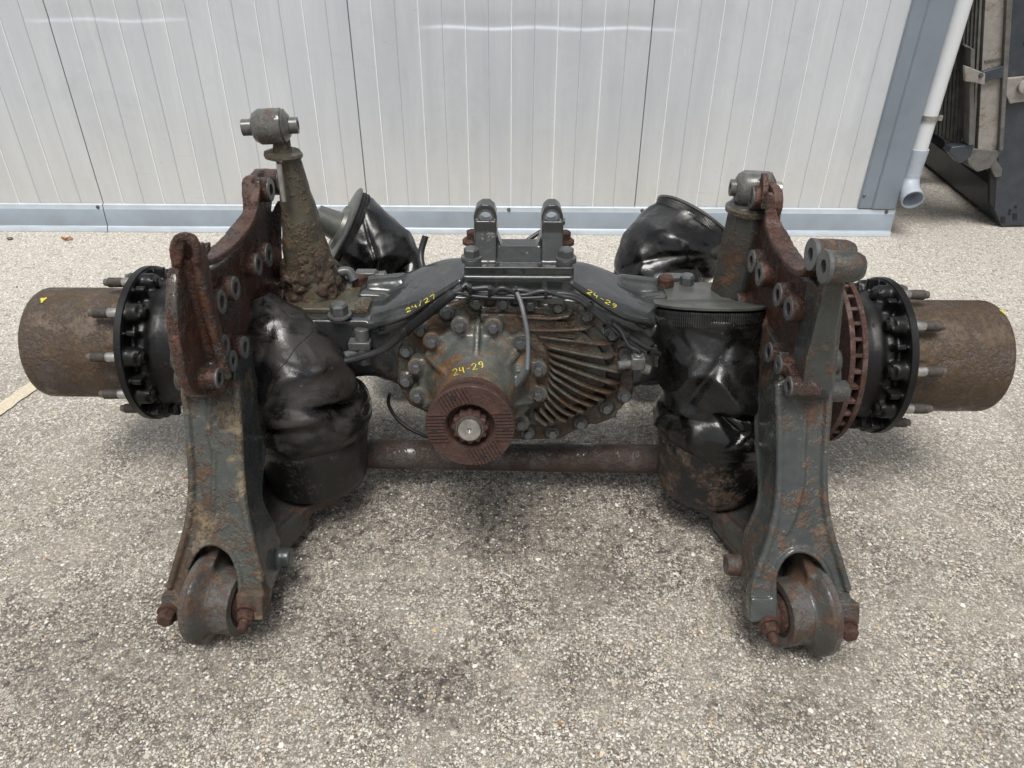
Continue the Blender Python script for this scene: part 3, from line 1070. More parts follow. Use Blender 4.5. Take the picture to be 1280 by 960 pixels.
for k, f_ in enumerate(fins):
    crest = smooth_curve([WP(x, y, PL + n10 * (.048 if 2 < k else .036), n10) for x, y in f_], 8)
    bm = BM()
    NN = len(crest)
    rings = []
    for i, p in enumerate(crest):
        tpr = min(1, (NN - 1 - i) / 4 + .35) * min(1, i / 4 + .5)
        h = .05 * tpr
        d = (crest[min(i + 1, NN - 1)] - crest[max(i - 1, 0)]).normalized()
        sd_ = d.cross(n10).normalized()
        top = p - n10 * (.045 * (1 - tpr))
        rings.append([bm.verts.new(q) for q in (top + sd_ * .0026, top - sd_ * .0026, top - n10 * .06 - sd_ * .0062, top - n10 * .06 + sd_ * .0062)])
    for i in range(NN - 1):
        for q in range(4): bm.faces.new((rings[i][q], rings[i][(q + 1) % 4], rings[i + 1][(q + 1) % 4], rings[i + 1][q]))
    bm.faces.new(rings[0][::-1]); bm.faces.new(rings[-1])
    obj('cooling_fin', bm, M['fin'], cover, 50, .0012)


def text_on(txt, px, py, P, n, h, ang, parent, mat, depth=.0012, name='raised_lettering'):
    """letters as real solids standing on a plane"""
    c_ = bpy.data.curves.new('t', 'FONT')
    c_.body = txt; c_.size = h; c_.extrude = depth; c_.align_x = 'CENTER'; c_.align_y = 'CENTER'
    o_ = bpy.data.objects.new('t', c_)
    C.objects.link(o_)
    dg = bpy.context.evaluated_depsgraph_get(); dg.update()
    me_ = bpy.data.meshes.new_from_object(o_.evaluated_get(dg))
    bpy.data.objects.remove(o_)
    n = Vector(n).normalized()
    u = Vector((1, 0, 0)); u = (u - n * u.dot(n)).normalized(); v = n.cross(u)
    u, v = u * math.cos(ang) + v * math.sin(ang), v * math.cos(ang) - u * math.sin(ang)
    mw = Matrix((u, v, n)).transposed().to_4x4()
    mw.translation = WP(px, py, P, n) - root_loc(parent)
    me_.transform(mw)
    me_.materials.clear(); me_.materials.append(mat)
    ob = bpy.data.objects.new(name, me_)
    C.objects.link(ob)
    ob.parent = parent
    return ob


text_on('C MERITOR', 697, 405, PL + n10 * .030, n10, .015, -.06, cover, M['fin'], .0016)
text_on('20303028', 707, 420, PL + n10 * .034, n10, .010, -.08, cover, M['fin'], .002)

# ---- pinion housing
FC = W(587.6, 533, zc=1.5)
AX = (FC - PC).normalized()
d_, u_, v_ = frame(AX)
bm = BM()
lathe(bm, PC, AX, [(-.05, .135), (.004, .135), (.008, .118), (.02, .108), (.05, .098), (.09, .086), (.13, .078), (.145, .076), (.15, .070), (.165, .07)], 64)
hb = [(575, 407.7), (616.8, 409), (540, 427), (651.5, 428.7), (521, 458.8), (522.6, 495), (672.7, 462), (673, 493), (651, 528.8), (543, 524)]
hbP = []
for x, y in hb:
    p = WP(x, y, PC + AX * .006, AX)
    hbP.append(p)
    cyl(bm, p - AX * .05, p + AX * .002, .0215)
ctr = PC
for (x, y, x2, y2, w_) in ((597, 405, 594, 466, .005), (531, 447, 556, 470, .006), (650, 440, 622, 474, .006), (668, 505, 640, 510, .006), (530, 512, 552, 500, .006)):
    a, b_ = WP(x, y, PC + AX * .012, AX), WP(x2, y2, PC + AX * .10, AX)
    mid_ = (a + b_) / 2
    dd = b_ - a
    q = dd.to_track_quat('X', 'Z').to_matrix()
    side = dd.cross(AX).normalized()
    pts = [a - side * w_, b_ - side * w_, b_ - AX * .06 - side * w_, a - AX * .06 - side * w_]
    prism(bm, pts, side * 2 * w_)
# sensor boss
sp_ = WP(646, 470, PC + AX * .03, AX)
cyl(bm, WP(652, 452, PC, AX) - AX * .02, sp_ + AX * .01, .03, .022)
pinion = cast('pinion_housing', bm, M['pinion'], axle, .0028, 4, .0006, .03)
for p in hbP:
    bm = BM()
    hexbolt(bm, p + AX * .002, AX, .0115, .014, True, turn=rnd.random())
    obj('bolt', bm, M['bolt'], pinion, 30)
text_on('0200303', 620, 425, PC + AX * .024, (AX + Vector((.1, 0, .75))).normalized(), .0105, -.35, pinion, M['fin'], .0016)
text_on('1801', 637, 432, PC + AX * .024, (AX + Vector((.25, 0, .75))).normalized(), .0115, -.5, pinion, M['pinion'], .0016)
bm = BM()
lathe(bm, sp_, AX, [(0, .019), (.012, .019), (.012, .014), (.03, .014), (.034, .010)], 24)
obj('speed_sensor', bm, M['bush'], pinion)
bm = BM()
annulus(bm, sp_ + AX * .008, AX, .0185, .022, .006)
obj('seal_ring', bm, M['flange_red'], pinion)
bm = BM()
a = sp_ + AX * .036 + Vector((-.005, 0, -.008)); b_ = W(657, 464, zc=(sp_ - CAM).dot(fwd) - .05)
tube(bm, [a, (a + b_) / 2, b_], .0085, 12)
obj('connector', bm, M['cable_grey'], pinion, 40)

# ---- pinion flange
fl = obj('pinion_flange', lathe(BM(), FC, AX, [(-.055, .05), (-.03, .055), (-.016, .06), (-.014, .089), (-.011, .0905), (.0, .0905), (.002, .089), (.002, .051), (-.004, .047), (-.022, .045), (-.026, .03), (-.026, 0)], 72), M['flange_red'], axle, 35)
bm = BM(); lathe(bm, FC - AX * .055, AX, [(-.02, .071), (.012, .074), (.018, .066), (.02, .05)], 48); obj('dust_seal', bm, M['dark'], fl)
bm = BM(); lathe(bm, FC - AX * .045, AX, [(-.02, .08), (-.002, .081), (.0, .072)], 48); obj('shield_ring', bm, M['flange_red'], fl)
FX = Vector((1, 0, 0)); FX = (FX - AX * FX.dot(AX)).normalized(); FY = AX.cross(FX)
if FY.z < 0: FY = -FY
for ga in (3, 183, 118, 298):
    c_, s_ = math.cos(R(ga)), math.sin(R(ga))
    rd = FX * c_ + FY * s_
    td = FY * c_ - FX * s_
    for k in range(-4, 5):
        o_ = k * .0075
        r0 = math.sqrt(.052 ** 2 - min(o_ * o_, .0026)) if abs(o_) < .05 else .02
        r1 = math.sqrt(.0895 ** 2 - o_ * o_)
        pts = [FC + AX * .001 + rd * r0 + td * (o_ - .0022), FC + AX * .001 + rd * r1 + td * (o_ - .0022), FC + AX * .001 + rd * r1 + td * (o_ + .0022), FC + AX * .001 + rd * r0 + td * (o_ + .0022)]
        bm = BM()
        prism(bm, pts, AX * .0036)
        obj('serration', bm, M['flange_red'], fl, 0, .0008, 1)
for ga in (-2, 188, 116, 290):
    bm = BM()
    p = FC + (FX * math.cos(R(ga)) + FY * math.sin(R(ga))) * .073 + AX * .0045
    lathe(bm, p, AX, [(0, .0058), (.0006, .0056)], 18)
    obj('bolt_hole', bm, M['dark'], fl, 0)
bm = BM()
rings = []
for s_, kk in ((-.02, 1), (.006, 1), (.008, .93)):
    rings.append([bm.verts.new(FC + AX * s_ + (FX * math.cos(2 * math.pi * k / 96) + FY * math.sin(2 * math.pi * k / 96)) * (.0345 + .0028 * math.cos(12 * 2 * math.pi * k / 96)) * kk) for k in range(96)])
for i in range(2):
    for k in range(96): bm.faces.new((rings[i][k], rings[i][(k + 1) % 96], rings[i + 1][(k + 1) % 96], rings[i + 1][k]))
bm.faces.new(rings[-1]); bm.faces.new(rings[0][::-1])
nut = obj('shaft_nut', bm, M['flange_red'], fl, 40)
bm = BM()
annulus(bm, FC + AX * .008, AX, .0255, .0275, .004, 48)
obj('nut_collar', bm, M['thread'], fl)
bm = BM()
lathe(bm, FC, AX, [(.004, .024), (.015, .024), (.018, .0225), (.018, .006), (.014, .0035), (.010, 0)], 48)
obj('shaft_end', bm, M['steel'], fl, 35)

# ---- stay bracket with two ears
EY = 1.60


def circ_y(px, py, Y, r, n=28):
    c_ = W(px, py, Y=Y)
    return [c_ + Vector((math.cos(2 * math.pi * k / n) * r, 0, math.sin(2 * math.pi * k / n) * r)) for k in range(n)]


U = [(592, 338), (592, 270), (595, 261), (602, 256), (611, 256), (618, 261), (621, 270), (622, 296), (627, 309), (637, 316), (660, 316), (671, 309), (676, 296), (677, 270), (680, 261), (686, 256), (695, 256), (701, 261), (704, 270), (704, 338)]
bm = BM()
prism(bm, [W(x, y, Y=EY) for x, y in U], (0, .045, 0), [circ_y(607, 272, EY, .0145), circ_y(689.5, 272, EY, .0145)])
box(bm, (.014, 1.615, .612), (.245, .17, .026))
# ears flare forward into the base
for cx in (-.061, .089):
    prism(bm, [(cx - .024, 1.60, .62), (cx - .024, 1.60, .70), (cx - .024, 1.555, .62)], (.048, 0, 0))
    box(bm, (cx, 1.597, .672), (.048, .012, .075))
prism(bm, [(-.06, 1.60, .62), (-.06, 1.60, .648), (-.06, 1.55, .62)], (.15, 0, 0))
stay = cast('stay_bracket', bm, M['housing'], axle, .0025, 4, .0004, .02)
for (x, z, y, r) in ((-.093, .625, 1.567, .018), (.12, .625, 1.567, .018), (-.096, .625, 1.672, .015), (.122, .625, 1.672, .015)):
    bm = BM()
    lathe(bm, (x, y, z), (0, 0, 1), [(0, .024), (.008, .024), (.01, .022)], 24)
    hexbolt(bm, (x, y, z + .008), (0, 0, 1), r, .02, True, turn=rnd.random())
    obj('bolt', bm, M['bolt'] if y < 1.6 else M['bolt_rust'], stay, 30)
    bm = BM()
    lathe(bm, (x, y, .545), (0, 0, 1), [(0, .019), (.05, .02)], 20)
    obj('boss', bm, M['bolt_rust'], stay, 30)
for c_ in ((-.06, .715), (.0885, .715)):
    bm = BM()
    pp = W(607 if c_[0] < 0 else 689.5, 272, Y=EY)
    annulus(bm, pp + Vector((0, -.0035, 0)), (0, 1, 0), .0147, .019, .004)
    obj('bore_ring', bm, M['ring'], stay)
# cable bracket strip under the pad
quadprism('cable_rail', [(578, 366), (679, 371), (679, 376), (578, 371)], 1.475, .02, M['ring'], axle, .001)
quadprism('rail_tab', [(684, 371), (706, 373), (705, 381), (685, 380)], 1.47, .01, M['ring'], axle, .001)

# ---- spring seats and clamp bolts on the beam
for s in (-1, 1):
    bm = BM()
    box(bm, (s * .43, YA(s * .43) + .01, .506), (.19, .18, .014))
    seat = cast('spring_seat', bm, M['galv_plate'] if s > 0 else M['cone'], axle, .004, 4, .0012, .05)
    for (px, py, y, r, mt) in ((427, 411, 1.52, .021, 'bolt'), (450, 356, 1.68, .021, 'bolt_rust'), (426, 372, 1.69, .018, 'bolt')):
        x = W(px, py, Y=y).x
        bm = BM()
        hexbolt(bm, (s * abs(x), y, .508), (0, 0, 1), r, .026, True, turn=rnd.random())
        obj('bolt', bm, M[mt], seat, 30)
    bm = BM()
    cyl(bm, (s * .345, 1.50, .485), (s * .345, 1.485, .40), .017)
    cyl(bm, (s * .36, 1.485, .43), (s * .385, 1.47, .43), .010)
    box(bm, (s * .35, 1.49, .45), (.05, .03, .02))
    obj('bleed_fitting', bm, M['bolt'], seat, 30, .002)
for s in (-1,):
    bm = BM()
    tube(bm, [(s * .44, 1.64, .51), (s * .43, 1.66, .545), (s * .40, 1.67, .55), (s * .385, 1.66, .53)], .012, 12)
    obj('lifting_loop', bm, M['bolt'], axle)


# ---- hubs, discs, drums
def prof_x(s, lst): return lst


for s in (-1, 1):
    X = Vector((s, -.0224 * s * s * 0, 0)).normalized()
    c0 = lambda u: Vector((s * u, YA(s * u), .368))
    P0 = Vector((0, YA(s * .9), .368))
    io = -.075 if s < 0 else 0      # the left disc sits further in
    # brake disc: two friction rings and vanes
    bm = BM()
    annulus(bm, P0 + X * (.742 + io), X, .125, .213, .012, 72)
    annulus(bm, P0 + X * (.770 + io), X, .125, .213, .012, 72)
    disc = obj('brake_disc', bm, M['disc_red'], axle, 35, .001, 1)
    bm = BM()
    for k in range(36):
        an = 2 * math.pi * k / 36
        rd = Vector((0, math.cos(an), math.sin(an)))
        q = Matrix.Rotation(an, 3, 'X')
        box(bm, P0 + X * (.762 + io) + rd * .172, (.018, .076, .009), q)
    obj('vane', bm, M['disc_red'], disc, 0, .001, 1)
    bm = BM()
    annulus(bm, P0 + X * (.745 + io), X, .1245, .16, .034, 48)
    obj('disc_core', bm, M['black'], disc)
    # caliper carrier / knuckle
    bm = BM()
    lathe(bm, P0 + X * .62, X, [(0, .08), (.04, .085), (.06, .115), (.085, .12), (.11, .1)], 48)
    obj('axle_flange', bm, M['arm_grey'], axle, 35)
    # hub
    bm = BM()
    lathe(bm, P0, X, [(.66, .10), (.675, .128), (.735, .132), (.78, .134), (.785, .142), (.83, .144), (.845, .15), (.853, .158), (.868, .16), (.872, .15), (.886, .15), (.888, .189), (.906, .189)], 72)
    for k in range(10):
        an = 2 * math.pi * (k + .5) / 10
        rd = Vector((0, math.cos(an), math.sin(an)))
        q = Matrix.Rotation(an, 3, 'X')
        cyl(bm, P0 + X * .862 + rd * .166, P0 + X * .90 + rd * .166, .023)
        box(bm, P0 + X * .872 + rd * .155, (.04, .05, .036), q)
    for k in range(10):
        an = 2 * math.pi * k / 10
        rd = Vector((0, math.cos(an), math.sin(an)))
        q = Matrix.Rotation(an, 3, 'X')
        box(bm, P0 + X * .868 + rd * .165, (.022, .05, .014), q)
    hub = cast('wheel_hub', bm, M['black'], axle, .0035, 3, .0006, .02)
    bm = BM()
    annulus(bm, P0 + X * .8885, X, .186, .1925, .0175, 96)
    obj('flange_rim', bm, M['black'], hub, 35, .0015, 1)
    for k in range(10):
        an = 2 * math.pi * (k + .5) / 10
        rd = Vector((0, math.cos(an), math.sin(an)))
        bm = BM()
        lathe(bm, P0 + rd * .166 + X * .846, X, [(0, .011), (.005, .015), (.018, .0155)], 18)
        obj('bolt_head', bm, M['black'], hub, 35)
        bm = BM()
        sl_ = .964 + .05 * rnd.random() if k % 4 else .93
        pf_ = [(0, .0118), (.028 * sl_, .0118), (.031, .0104)]
        for q_ in range(13): pf_ += [(.0325 + q_ * .0026, .0121), (.0338 + q_ * .0026, .0108)]
        pf_ += [(.068, .0095), (.069 + .006 * sl_, .0082)]
        lathe(bm, P0 + rd * .166 + X * .906, X, pf_, 18, mi=[0, 0] + [1] * (len(pf_) - 2))
        obj('wheel_stud', bm, [M['steel'], M['thread']], hub, 35)
    # drum shaped hub end
    bm = BM()
    pr = [(.90, .1335), (.93, .1345), (1.0, .1375), (1.15, .1375), (1.160, .134), (1.163, .128), (1.163, .05), (1.168, .05), (1.168, 0)]
    lathe(bm, P0, X, pr, 96)
    for k in range(8):
        an = 2 * math.pi * (k + .3) / 8
        rd = Vector((0, math.cos(an), math.sin(an)))
        box(bm, P0 + X * .935 + rd * .1345, (.04, .03, .006), Matrix.Rotation(an + math.pi / 2, 3, 'X'))
    drum = cast('hub_drum', bm, M['drum'], axle, .0035, 3, .0005, .012, .0005, .06)
    for k in range(10):
        an = 2 * math.pi * k / 10
        rd = Vector((0, math.cos(an), math.sin(an)))
        bm = BM()
        hexbolt(bm, P0 + X * 1.162 + rd * .115, X, .007, .006, False)
        obj('bolt', bm, M['bolt_rust'], drum, 30)


# ---- chalk strokes: flat ribbons lying on surfaces
def dg_update():
    dg = bpy.context.evaluated_depsgraph_get(); dg.update(); return dg


GL = {'2': [[(0, .75), (.15, .95), (.45, .95), (.55, .7), (.3, .35), (0, .05), (.6, .05)]], '4': [[(.1, 1), (.05, .5), (.55, .45)], [(.5, .9), (.5, 0)]],
      '9': [[(.55, .6), (.3, .5), (.1, .7), (.25, .95), (.5, .95), (.57, .6), (.5, .2), (.3, 0)]], '7': [[(.05, .9), (.6, .95), (.3, 0)]],
      '-': [[(.1, .45), (.55, .5)]], '/': [[(.05, -.05), (.55, 1.05)]]}


def surf_text(txt, px0, py0, px1, py1, hpx, target, parent):
    """handwritten marks: each stroke is pressed onto the surface it is written on"""
    dg = dg_update()
    ev = target.evaluated_get(dg)
    mw = target.matrix_world.copy()
    tl = root_loc(target)
    bm = BM()
    n = len(txt)
    ax_ = Vector((px1 - px0, py1 - py0)) / n
    al = ax_.length
    ux = ax_.normalized(); uy = Vector((ux.y, -ux.x))
    for i, ch in enumerate(txt):
        for strk in GL[ch]:
            P_ = []
            for (a_, b_) in [tuple(q)[:2] for q in smooth_curve([(q[0], q[1], 0) for q in strk], 4)]:
                q = Vector((px0, py0)) + ax_ * i + ux * a_ * al * 1.15 + uy * b_ * hpx
                d = ray(q.x, q.y).normalized()
                hit, loc, nrm, _ = ev.ray_cast(CAM - tl, d)
                if hit: P_.append((loc + tl, nrm))
            if len(P_) < 2: continue
            pv = None
            for k, (p, nr) in enumerate(P_):
                d = P_[min(k + 1, len(P_) - 1)][0] - P_[max(k - 1, 0)][0]
                if d.length < 1e-7: continue
                sd_ = d.normalized().cross(nr).normalized() * (.0004 + .0011 * abs(noise.noise(p * 150)) + .0003)
                a1, a2 = bm.verts.new(p + nr * .0012 + sd_), bm.verts.new(p + nr * .0012 - sd_)
                if pv and (p - pv[2]).length < .06: bm.faces.new((pv[0], a1, a2, pv[1]))
                pv = (a1, a2, p)
    return obj('marker_writing', bm, M['chalk'], parent, 0)


surf_text('24-29', 568, 470, 607, 459, 8, pinion, pinion)
surf_text('24/27', 509, 391, 547, 371, 4.6, housing, housing)
surf_text('24-29', 733, 366, 771, 387, 4.6, housing, housing)


# ---- hanger brackets
def bracket(s, xp, plate, rim, rear, bosses, backP, front, col, sbp, colP, sideP, sideF, mats, webs):
    n_col = Vector((0, -.857, .515))
    X = Vector((-s, 0, 0))           # outward
    inn = Vector((-s, 0, 0))
    bm = BM()
    hl = []
    infos = []
    def circ(c_, r, n=22): return [c_ + Vector((0, math.cos(2 * math.pi * k / n) * r, math.sin(2 * math.pi * k / n) * r)) for k in range(n)]
    for (px, py, R_, r_) in bosses:
        c_ = W(px, py, X=xp)
        R_ *= 1.04 if (px * 7 + py * 3) % 3 < 1.5 else .96
        r_ *= 1.15
        hl.append(circ(c_, r_))
        infos.append((c_, R_, r_))
    outward = Vector((s, 0, 0))
    prism(bm, smooth_curve([W(x, y, X=xp) + outward * .030 for x, y in plate], 3, True), outward * .020, [[p + outward * .030 for p in h] for h in hl])
    for (i1, i2) in webs:
        (a_, Ra, ra), (b_, Rb, rb) = infos[i1], infos[i2]
        dd = (b_ - a_); L_ = dd.length; dd.normalize()
        sd_ = dd.cross(outward).normalized()
        pa_, pb_ = a_ + dd * ra * 1.15 + outward * .009, b_ - dd * rb * 1.15 + outward * .009
        if (pb_ - pa_).dot(dd) > .004:
            prism(bm, [pa_ + sd_ * Ra * .62, pb_ + sd_ * Rb * .62, pb_ - sd_ * Rb * .62, pa_ - sd_ * Ra * .62], outward * .03)
    for (c_, R_, r_) in infos:
        annulus(bm, c_, outward, r_, R_, .056, 28)
    # U shaped rim and rear edge rib
    ribbon(bm, [(W(x, y, X=xp).y, W(x, y, X=xp).z) for x, y in rim], xp + s * .010, xp + s * .052, .014, -1)
    ribbon(bm, [(W(x, y, X=xp).y, W(x, y, X=xp).z) for x, y in rear], xp + s * .008, xp + s * .05, .012, 1)
    # front web
    if s < 0: prism(bm, smooth_curve([W(x, y, Y=1.215) for x, y in front], 2, True), (0, .03, 0))
    if s < 0:
        tube(bm, [W(x, y, Y=1.212) for x, y in ((217, 385), (226, 405), (242, 440), (258, 470), (268, 490))], .011, 10)
        tube(bm, [W(x, y, Y=1.212) for x, y in ((246, 322), (254, 365), (264, 405), (276, 445), (284, 472))], .010, 10)
        tube(bm, [W(x, y, Y=1.212) for x, y in ((229, 490), (250, 493), (272, 491))], .008, 10)
    br = cast('hanger_bracket', bm, mats[0], axle, .003, 4, .0016, .025, .001, .08)
    for (c_, R_, r_) in infos:
        bm = BM()
        annulus(bm, c_ - outward * .0022, outward, r_ - .0012, R_ * .93, .004, 32)
        obj('boss_ring', bm, M['ring'], br, 35, .0006, 1)
    # column with fork
    bm = BM()
    loop = [WP(x, y, colP, n_col) for x, y in col]
    prism(bm, smooth_curve(loop, 3, True), -n_col * .032)
    bp = [W(x, y, X=xx) for x, y, xx in sideP]
    bs = BM()
    prism(bs, [W(x, y, X=xx) for x, y, xx in sideP] + [WP(x, y, colP, n_col) - n_col * .014 for x, y in sideF], outward * .022)
    tube(bs, [W(x, y, X=xx) + outward * .006 for x, y, xx in backP], .009, 10)
    cyl(bs, sbp + outward * .03, sbp - outward * .022, .026, .022)
    cast('side_web', bs, M['side_l'] if s < 0 else M['bracket_r_col'], br, .003, 4, .0008, .03)
    return br, bm, n_col, outward


L_plate = [(330, 238), (333, 222), (340, 217), (346, 211), (354, 213), (358, 226), (357, 246), (355, 270), (355, 300), (357, 328), (361, 346), (369, 362), (370, 382), (362, 398), (350, 408), (342, 420), (330, 424), (316, 430), (314, 448), (304, 460), (296, 480), (284, 492), (268, 494), (256, 478), (248, 440), (243, 400), (243, 360), (246, 335), (256, 340), (268, 345), (290, 335), (308, 320), (323, 298), (331, 268)]
L_rim = [(334, 226), (332, 248), (329, 268), (321, 288), (308, 306), (293, 320), (276, 331), (262, 333), (253, 322), (248, 304)]
L_rear = [(357, 250), (355, 290), (356, 330), (364, 352)]
L_boss = [(338, 237, .029, .012), (350, 227.5, .029, .012), (323, 331, .026, .012), (336, 319, .027, .012), (277, 377.5, .025, .012), (294, 360.5, .026, .012),
          (333, 400.5, .026, .012), (346, 384, .027, .012), (357, 371, .029, .013), (306, 434, .024, .0115), (281, 432, .024, .011), (291, 451, .022, .009), (274, 472.5, .022, .0105)]
L_front = [(228, 492), (222, 445), (214, 402), (219, 380), (215, 350), (213, 322), (217, 303), (224, 296), (228, 300), (227, 322), (234, 326), (244, 322), (247, 306), (256, 340), (262, 385), (274, 430), (284, 470), (276, 493), (250, 495)]
L_col = [(228, 478), (234, 540), (237, 600), (233, 650), (222, 692), (208, 738), (206, 748), (233, 748), (232, 722), (236, 702), (246, 687), (260, 680), (274, 682), (288, 692), (298, 712), (303, 748), (330, 748), (328, 735), (318, 700), (308, 665), (301, 620), (298, 560), (294, 478)]
L_side = [(294, 440, -.568), (318, 415, -.568), (336, 400, -.568), (334, 480, -.553), (331, 560, -.546), (327, 622, -.535), (345, 660, -.51), (357, 690, -.50), (350, 712, -.50), (335, 757, -.497)]
L_sf = [(326, 742), (316, 700), (306, 662), (300, 620), (296, 560), (292, 480), (292, 450)]
L_out = [(229, 480), (236, 560), (237, 610), (232, 655), (222, 695), (208, 740)]

R_plate = [(921, 232), (926, 222), (934, 224), (942, 228), (949, 236), (951, 252), (947, 275), (950, 300), (958, 322), (970, 340), (984, 352), (996, 352), (1003, 344), (1007, 350), (1006, 372), (997, 400), (989, 430), (984, 455), (984, 476), (980, 492), (978, 494), (966, 470), (950, 462), (938, 440), (932, 425), (918, 400), (910, 378), (914, 360), (922, 340), (926, 300), (924, 262)]
R_rim = [(953, 240), (950, 262), (949, 282), (956, 304), (967, 324), (980, 340), (992, 346), (1001, 338), (1006, 322)]
R_rear = [(922, 262), (925, 300), (922, 335), (912, 362)]
R_boss = [(930, 238, .026, .012), (938.7, 247, .026, .012), (939.7, 326.6, .026, .012), (949.4, 343, .026, .012), (972.5, 368.8, .026, .012), (986, 386, .026, .012), 
          (921, 380, .026, .011), (930, 393, .025, .011), (938.7, 408.8, .025, .012), (961, 440.6, .024, .0115), (973, 456, .02, .007), (986, 483, .022, .010)]
R_front = [(1000, 492), (1004, 455), (1016, 410), (1030, 372), (1034, 350), (1036, 326), (1044, 316), (1054, 318), (1058, 332), (1057, 356), (1050, 378), (1046, 420), (1044, 460), (1046, 496)]
R_col = [(973, 478), (975, 560), (974, 620), (970, 650), (958, 685), (944, 715), (939, 755), (968, 758), (966, 730), (970, 710), (982, 696), (998, 690), (1014, 693), (1028, 704), (1038, 722), (1043, 760), (1064, 758), (1060, 730), (1048, 690), (1038, 660), (1032, 620), (1033, 560), (1038, 500), (1040, 470)]
R_side = [(976, 440, .548), (958, 410, .548), (941, 395, .548), (943, 480, .533), (945, 560, .527), (948, 622, .515), (930, 668, .49), (919, 705, .475), (926, 722, .475), (936, 758, .475)]
R_sf = [(945, 742), (950, 708), (963, 670), (972, 640), (976, 600), (978, 540), (977, 470), (977, 440)]
R_out = [(1040, 478), (1033, 560), (1032, 615), (1038, 658), (1048, 692), (1062, 745)]

for (s, xp, pl_, rim_, rear_, bs_, fr_, co_, sd_, sf_, ou_, cm) in ((-1, -.55, L_plate, L_rim, L_rear, L_boss, L_front, L_col, L_side, L_sf, L_out, 'bracket_l_col'), (1, .53, R_plate, R_rim, R_rear, R_boss, R_front, R_col, R_side, R_sf, R_out, 'bracket_r_col')):
    colP = Vector((0, 1.029, .149)) if s < 0 else Vector((0, 1.01, .139))
    bk = [(336, 425, xp * 1.03), (334, 480, xp), (331, 560, xp * .99), (327, 622, xp * .975), (345, 660, xp * .93)] if s < 0 else [(941, 425, xp * 1.03), (943, 480, xp), (945, 560, xp * .99), (948, 622, xp * .97), (930, 668, xp * .925)]
    sb = W(352, 697, X=-.50) if s < 0 else W(920, 706, X=.475)
    br, bm, n_col, outward = bracket(s, xp, pl_, rim_, rear_, bs_, bk, fr_, co_, sb, colP, sd_, sf_, (M['rust_cast'],), [(0, 1), (2, 3), (4, 5), (7, 8), (6, 7), (10, 11), (11, 12)] if s < 0 else [(0, 1), (2, 3), (4, 5), (6, 7), (7, 8), (9, 10), (10, 11)])
    # outer wall of the column
    off = -n_col * .13
    oc_ = [WP(x, y, colP, n_col) for x, y in ou_]
    for i in range(len(oc_) - 1):
        prism(bm, [oc_[i], oc_[i + 1], oc_[i + 1] + off, oc_[i] + off], -outward * .018)
    # raised rib down the column and cast ledge
    rib = [(262, 484), (262, 540), (268, 570), (266, 640)] if s < 0 else [(1008, 505), (1004, 560), (1003, 598), (994, 640), (982, 668)]
    tube(bm, [WP(x, y, colP, n_col) for x, y in rib], .0045, 8)
    edge = [(294, 480), (298, 560), (302, 620), (312, 672), (326, 728)] if s < 0 else [(974, 480), (976, 560), (974, 625), (964, 672), (946, 722)]
    tube(bm, [WP(x, y, colP, n_col) - n_col * .006 for x, y in edge], .009, 10)
    lft_ = [(231, 484), (238, 560), (240, 610), (235, 655), (225, 692), (212, 735)] if s < 0 else [(1037, 484), (1031, 560), (1030, 615), (1036, 658), (1046, 692), (1060, 738)]
    tube(bm, [WP(x, y, colP, n_col) + n_col * .002 for x, y in lft_], .0075, 10)
    arc_ = [(234, 742), (234, 716), (240, 697), (250, 684), (262, 679), (276, 682), (290, 694), (298, 714), (301, 742)] if s < 0 else [(968, 750), (968, 722), (974, 704), (985, 692), (998, 688), (1014, 692), (1028, 704), (1037, 724), (1041, 750)]
    tube(bm, [WP(x, y, colP, n_col) + n_col * .001 for x, y in arc_], .0055, 10)
    # fork lugs carrying the pin
    lugs = [((218, 754), .036, .036), ((313, 758), .04, .046)] if s < 0 else [((954, 762), .04, .042), ((1056, 766), .04, .036)]
    for (q, wx, hz) in lugs:
        c_ = WP(q[0], q[1], colP, n_col) - n_col * .022
        box(bm, c_, (wx + .014, .056, hz + .006), Matrix.Rotation(-R(31), 3, 'X'))
    column = cast('bracket_column', bm, M[cm], axle, .003, 4, .0007, .03)
    # pin and bolts
    for (q, kind) in (((212, 766), 'h'), ((309, 766), 'n')) if s < 0 else (((961, 782), 'n'), ((1057, 784), 'h')):
        c_ = WP(q[0], q[1], colP, n_col) + n_col * .004
        bd = Vector((0, -.80, -.10)).normalized() if kind == 'n' else Vector((0, -.97, .10)).normalized()
        bm = BM()
        if kind == 'h':
            lathe(bm, c_ - bd * .03, bd, [(0, .021), (.028, .021)], 20)
            hexbolt(bm, c_ - bd * .002, bd, .0175, .022, True, turn=.4)
        else:
            lathe(bm, c_ - bd * .03, bd, [(0, .02), (.026, .02)], 20)
            hexbolt(bm, c_ - bd * .004, bd, .017, .018, True, shank=.02, turn=.2)
        obj('clamp_bolt', bm, M['bolt_rust'], column, 30, .0008, 1)
    # arm eye: flange, barrel, bush
    ex = -.618 if s < 0 else .612
    ec = W(255, 751, X=ex) if s < 0 else W(1012, 765, X=ex)
    ec.z = .097; ec.y = 1.053 if s < 0 else 1.035
    bm = BM()
    A0 = ec
    iw = Vector((-s, -.20, .03)).normalized()
    lathe(bm, A0 - iw * .012, iw, [(0, .082), (.004, .092), (.01, .095), (.018, .095), (.03, .078), (.038, .067), (.066, .064), (.07, .060)], 64)
    pw = [(ec.y - .0, ec.z + .09), (ec.y + .12, ec.z + .105), (ec.y + .3, ec.z + .07), (ec.y + .52, ec.z + .03), (ec.y + .52, ec.z - .06), (ec.y + .25, ec.z - .075), (ec.y, ec.z - .09)]
    prism(bm, [Vector((ec.x, y, z)) for y, z in pw], Vector((-s * .022, 0, 0)))
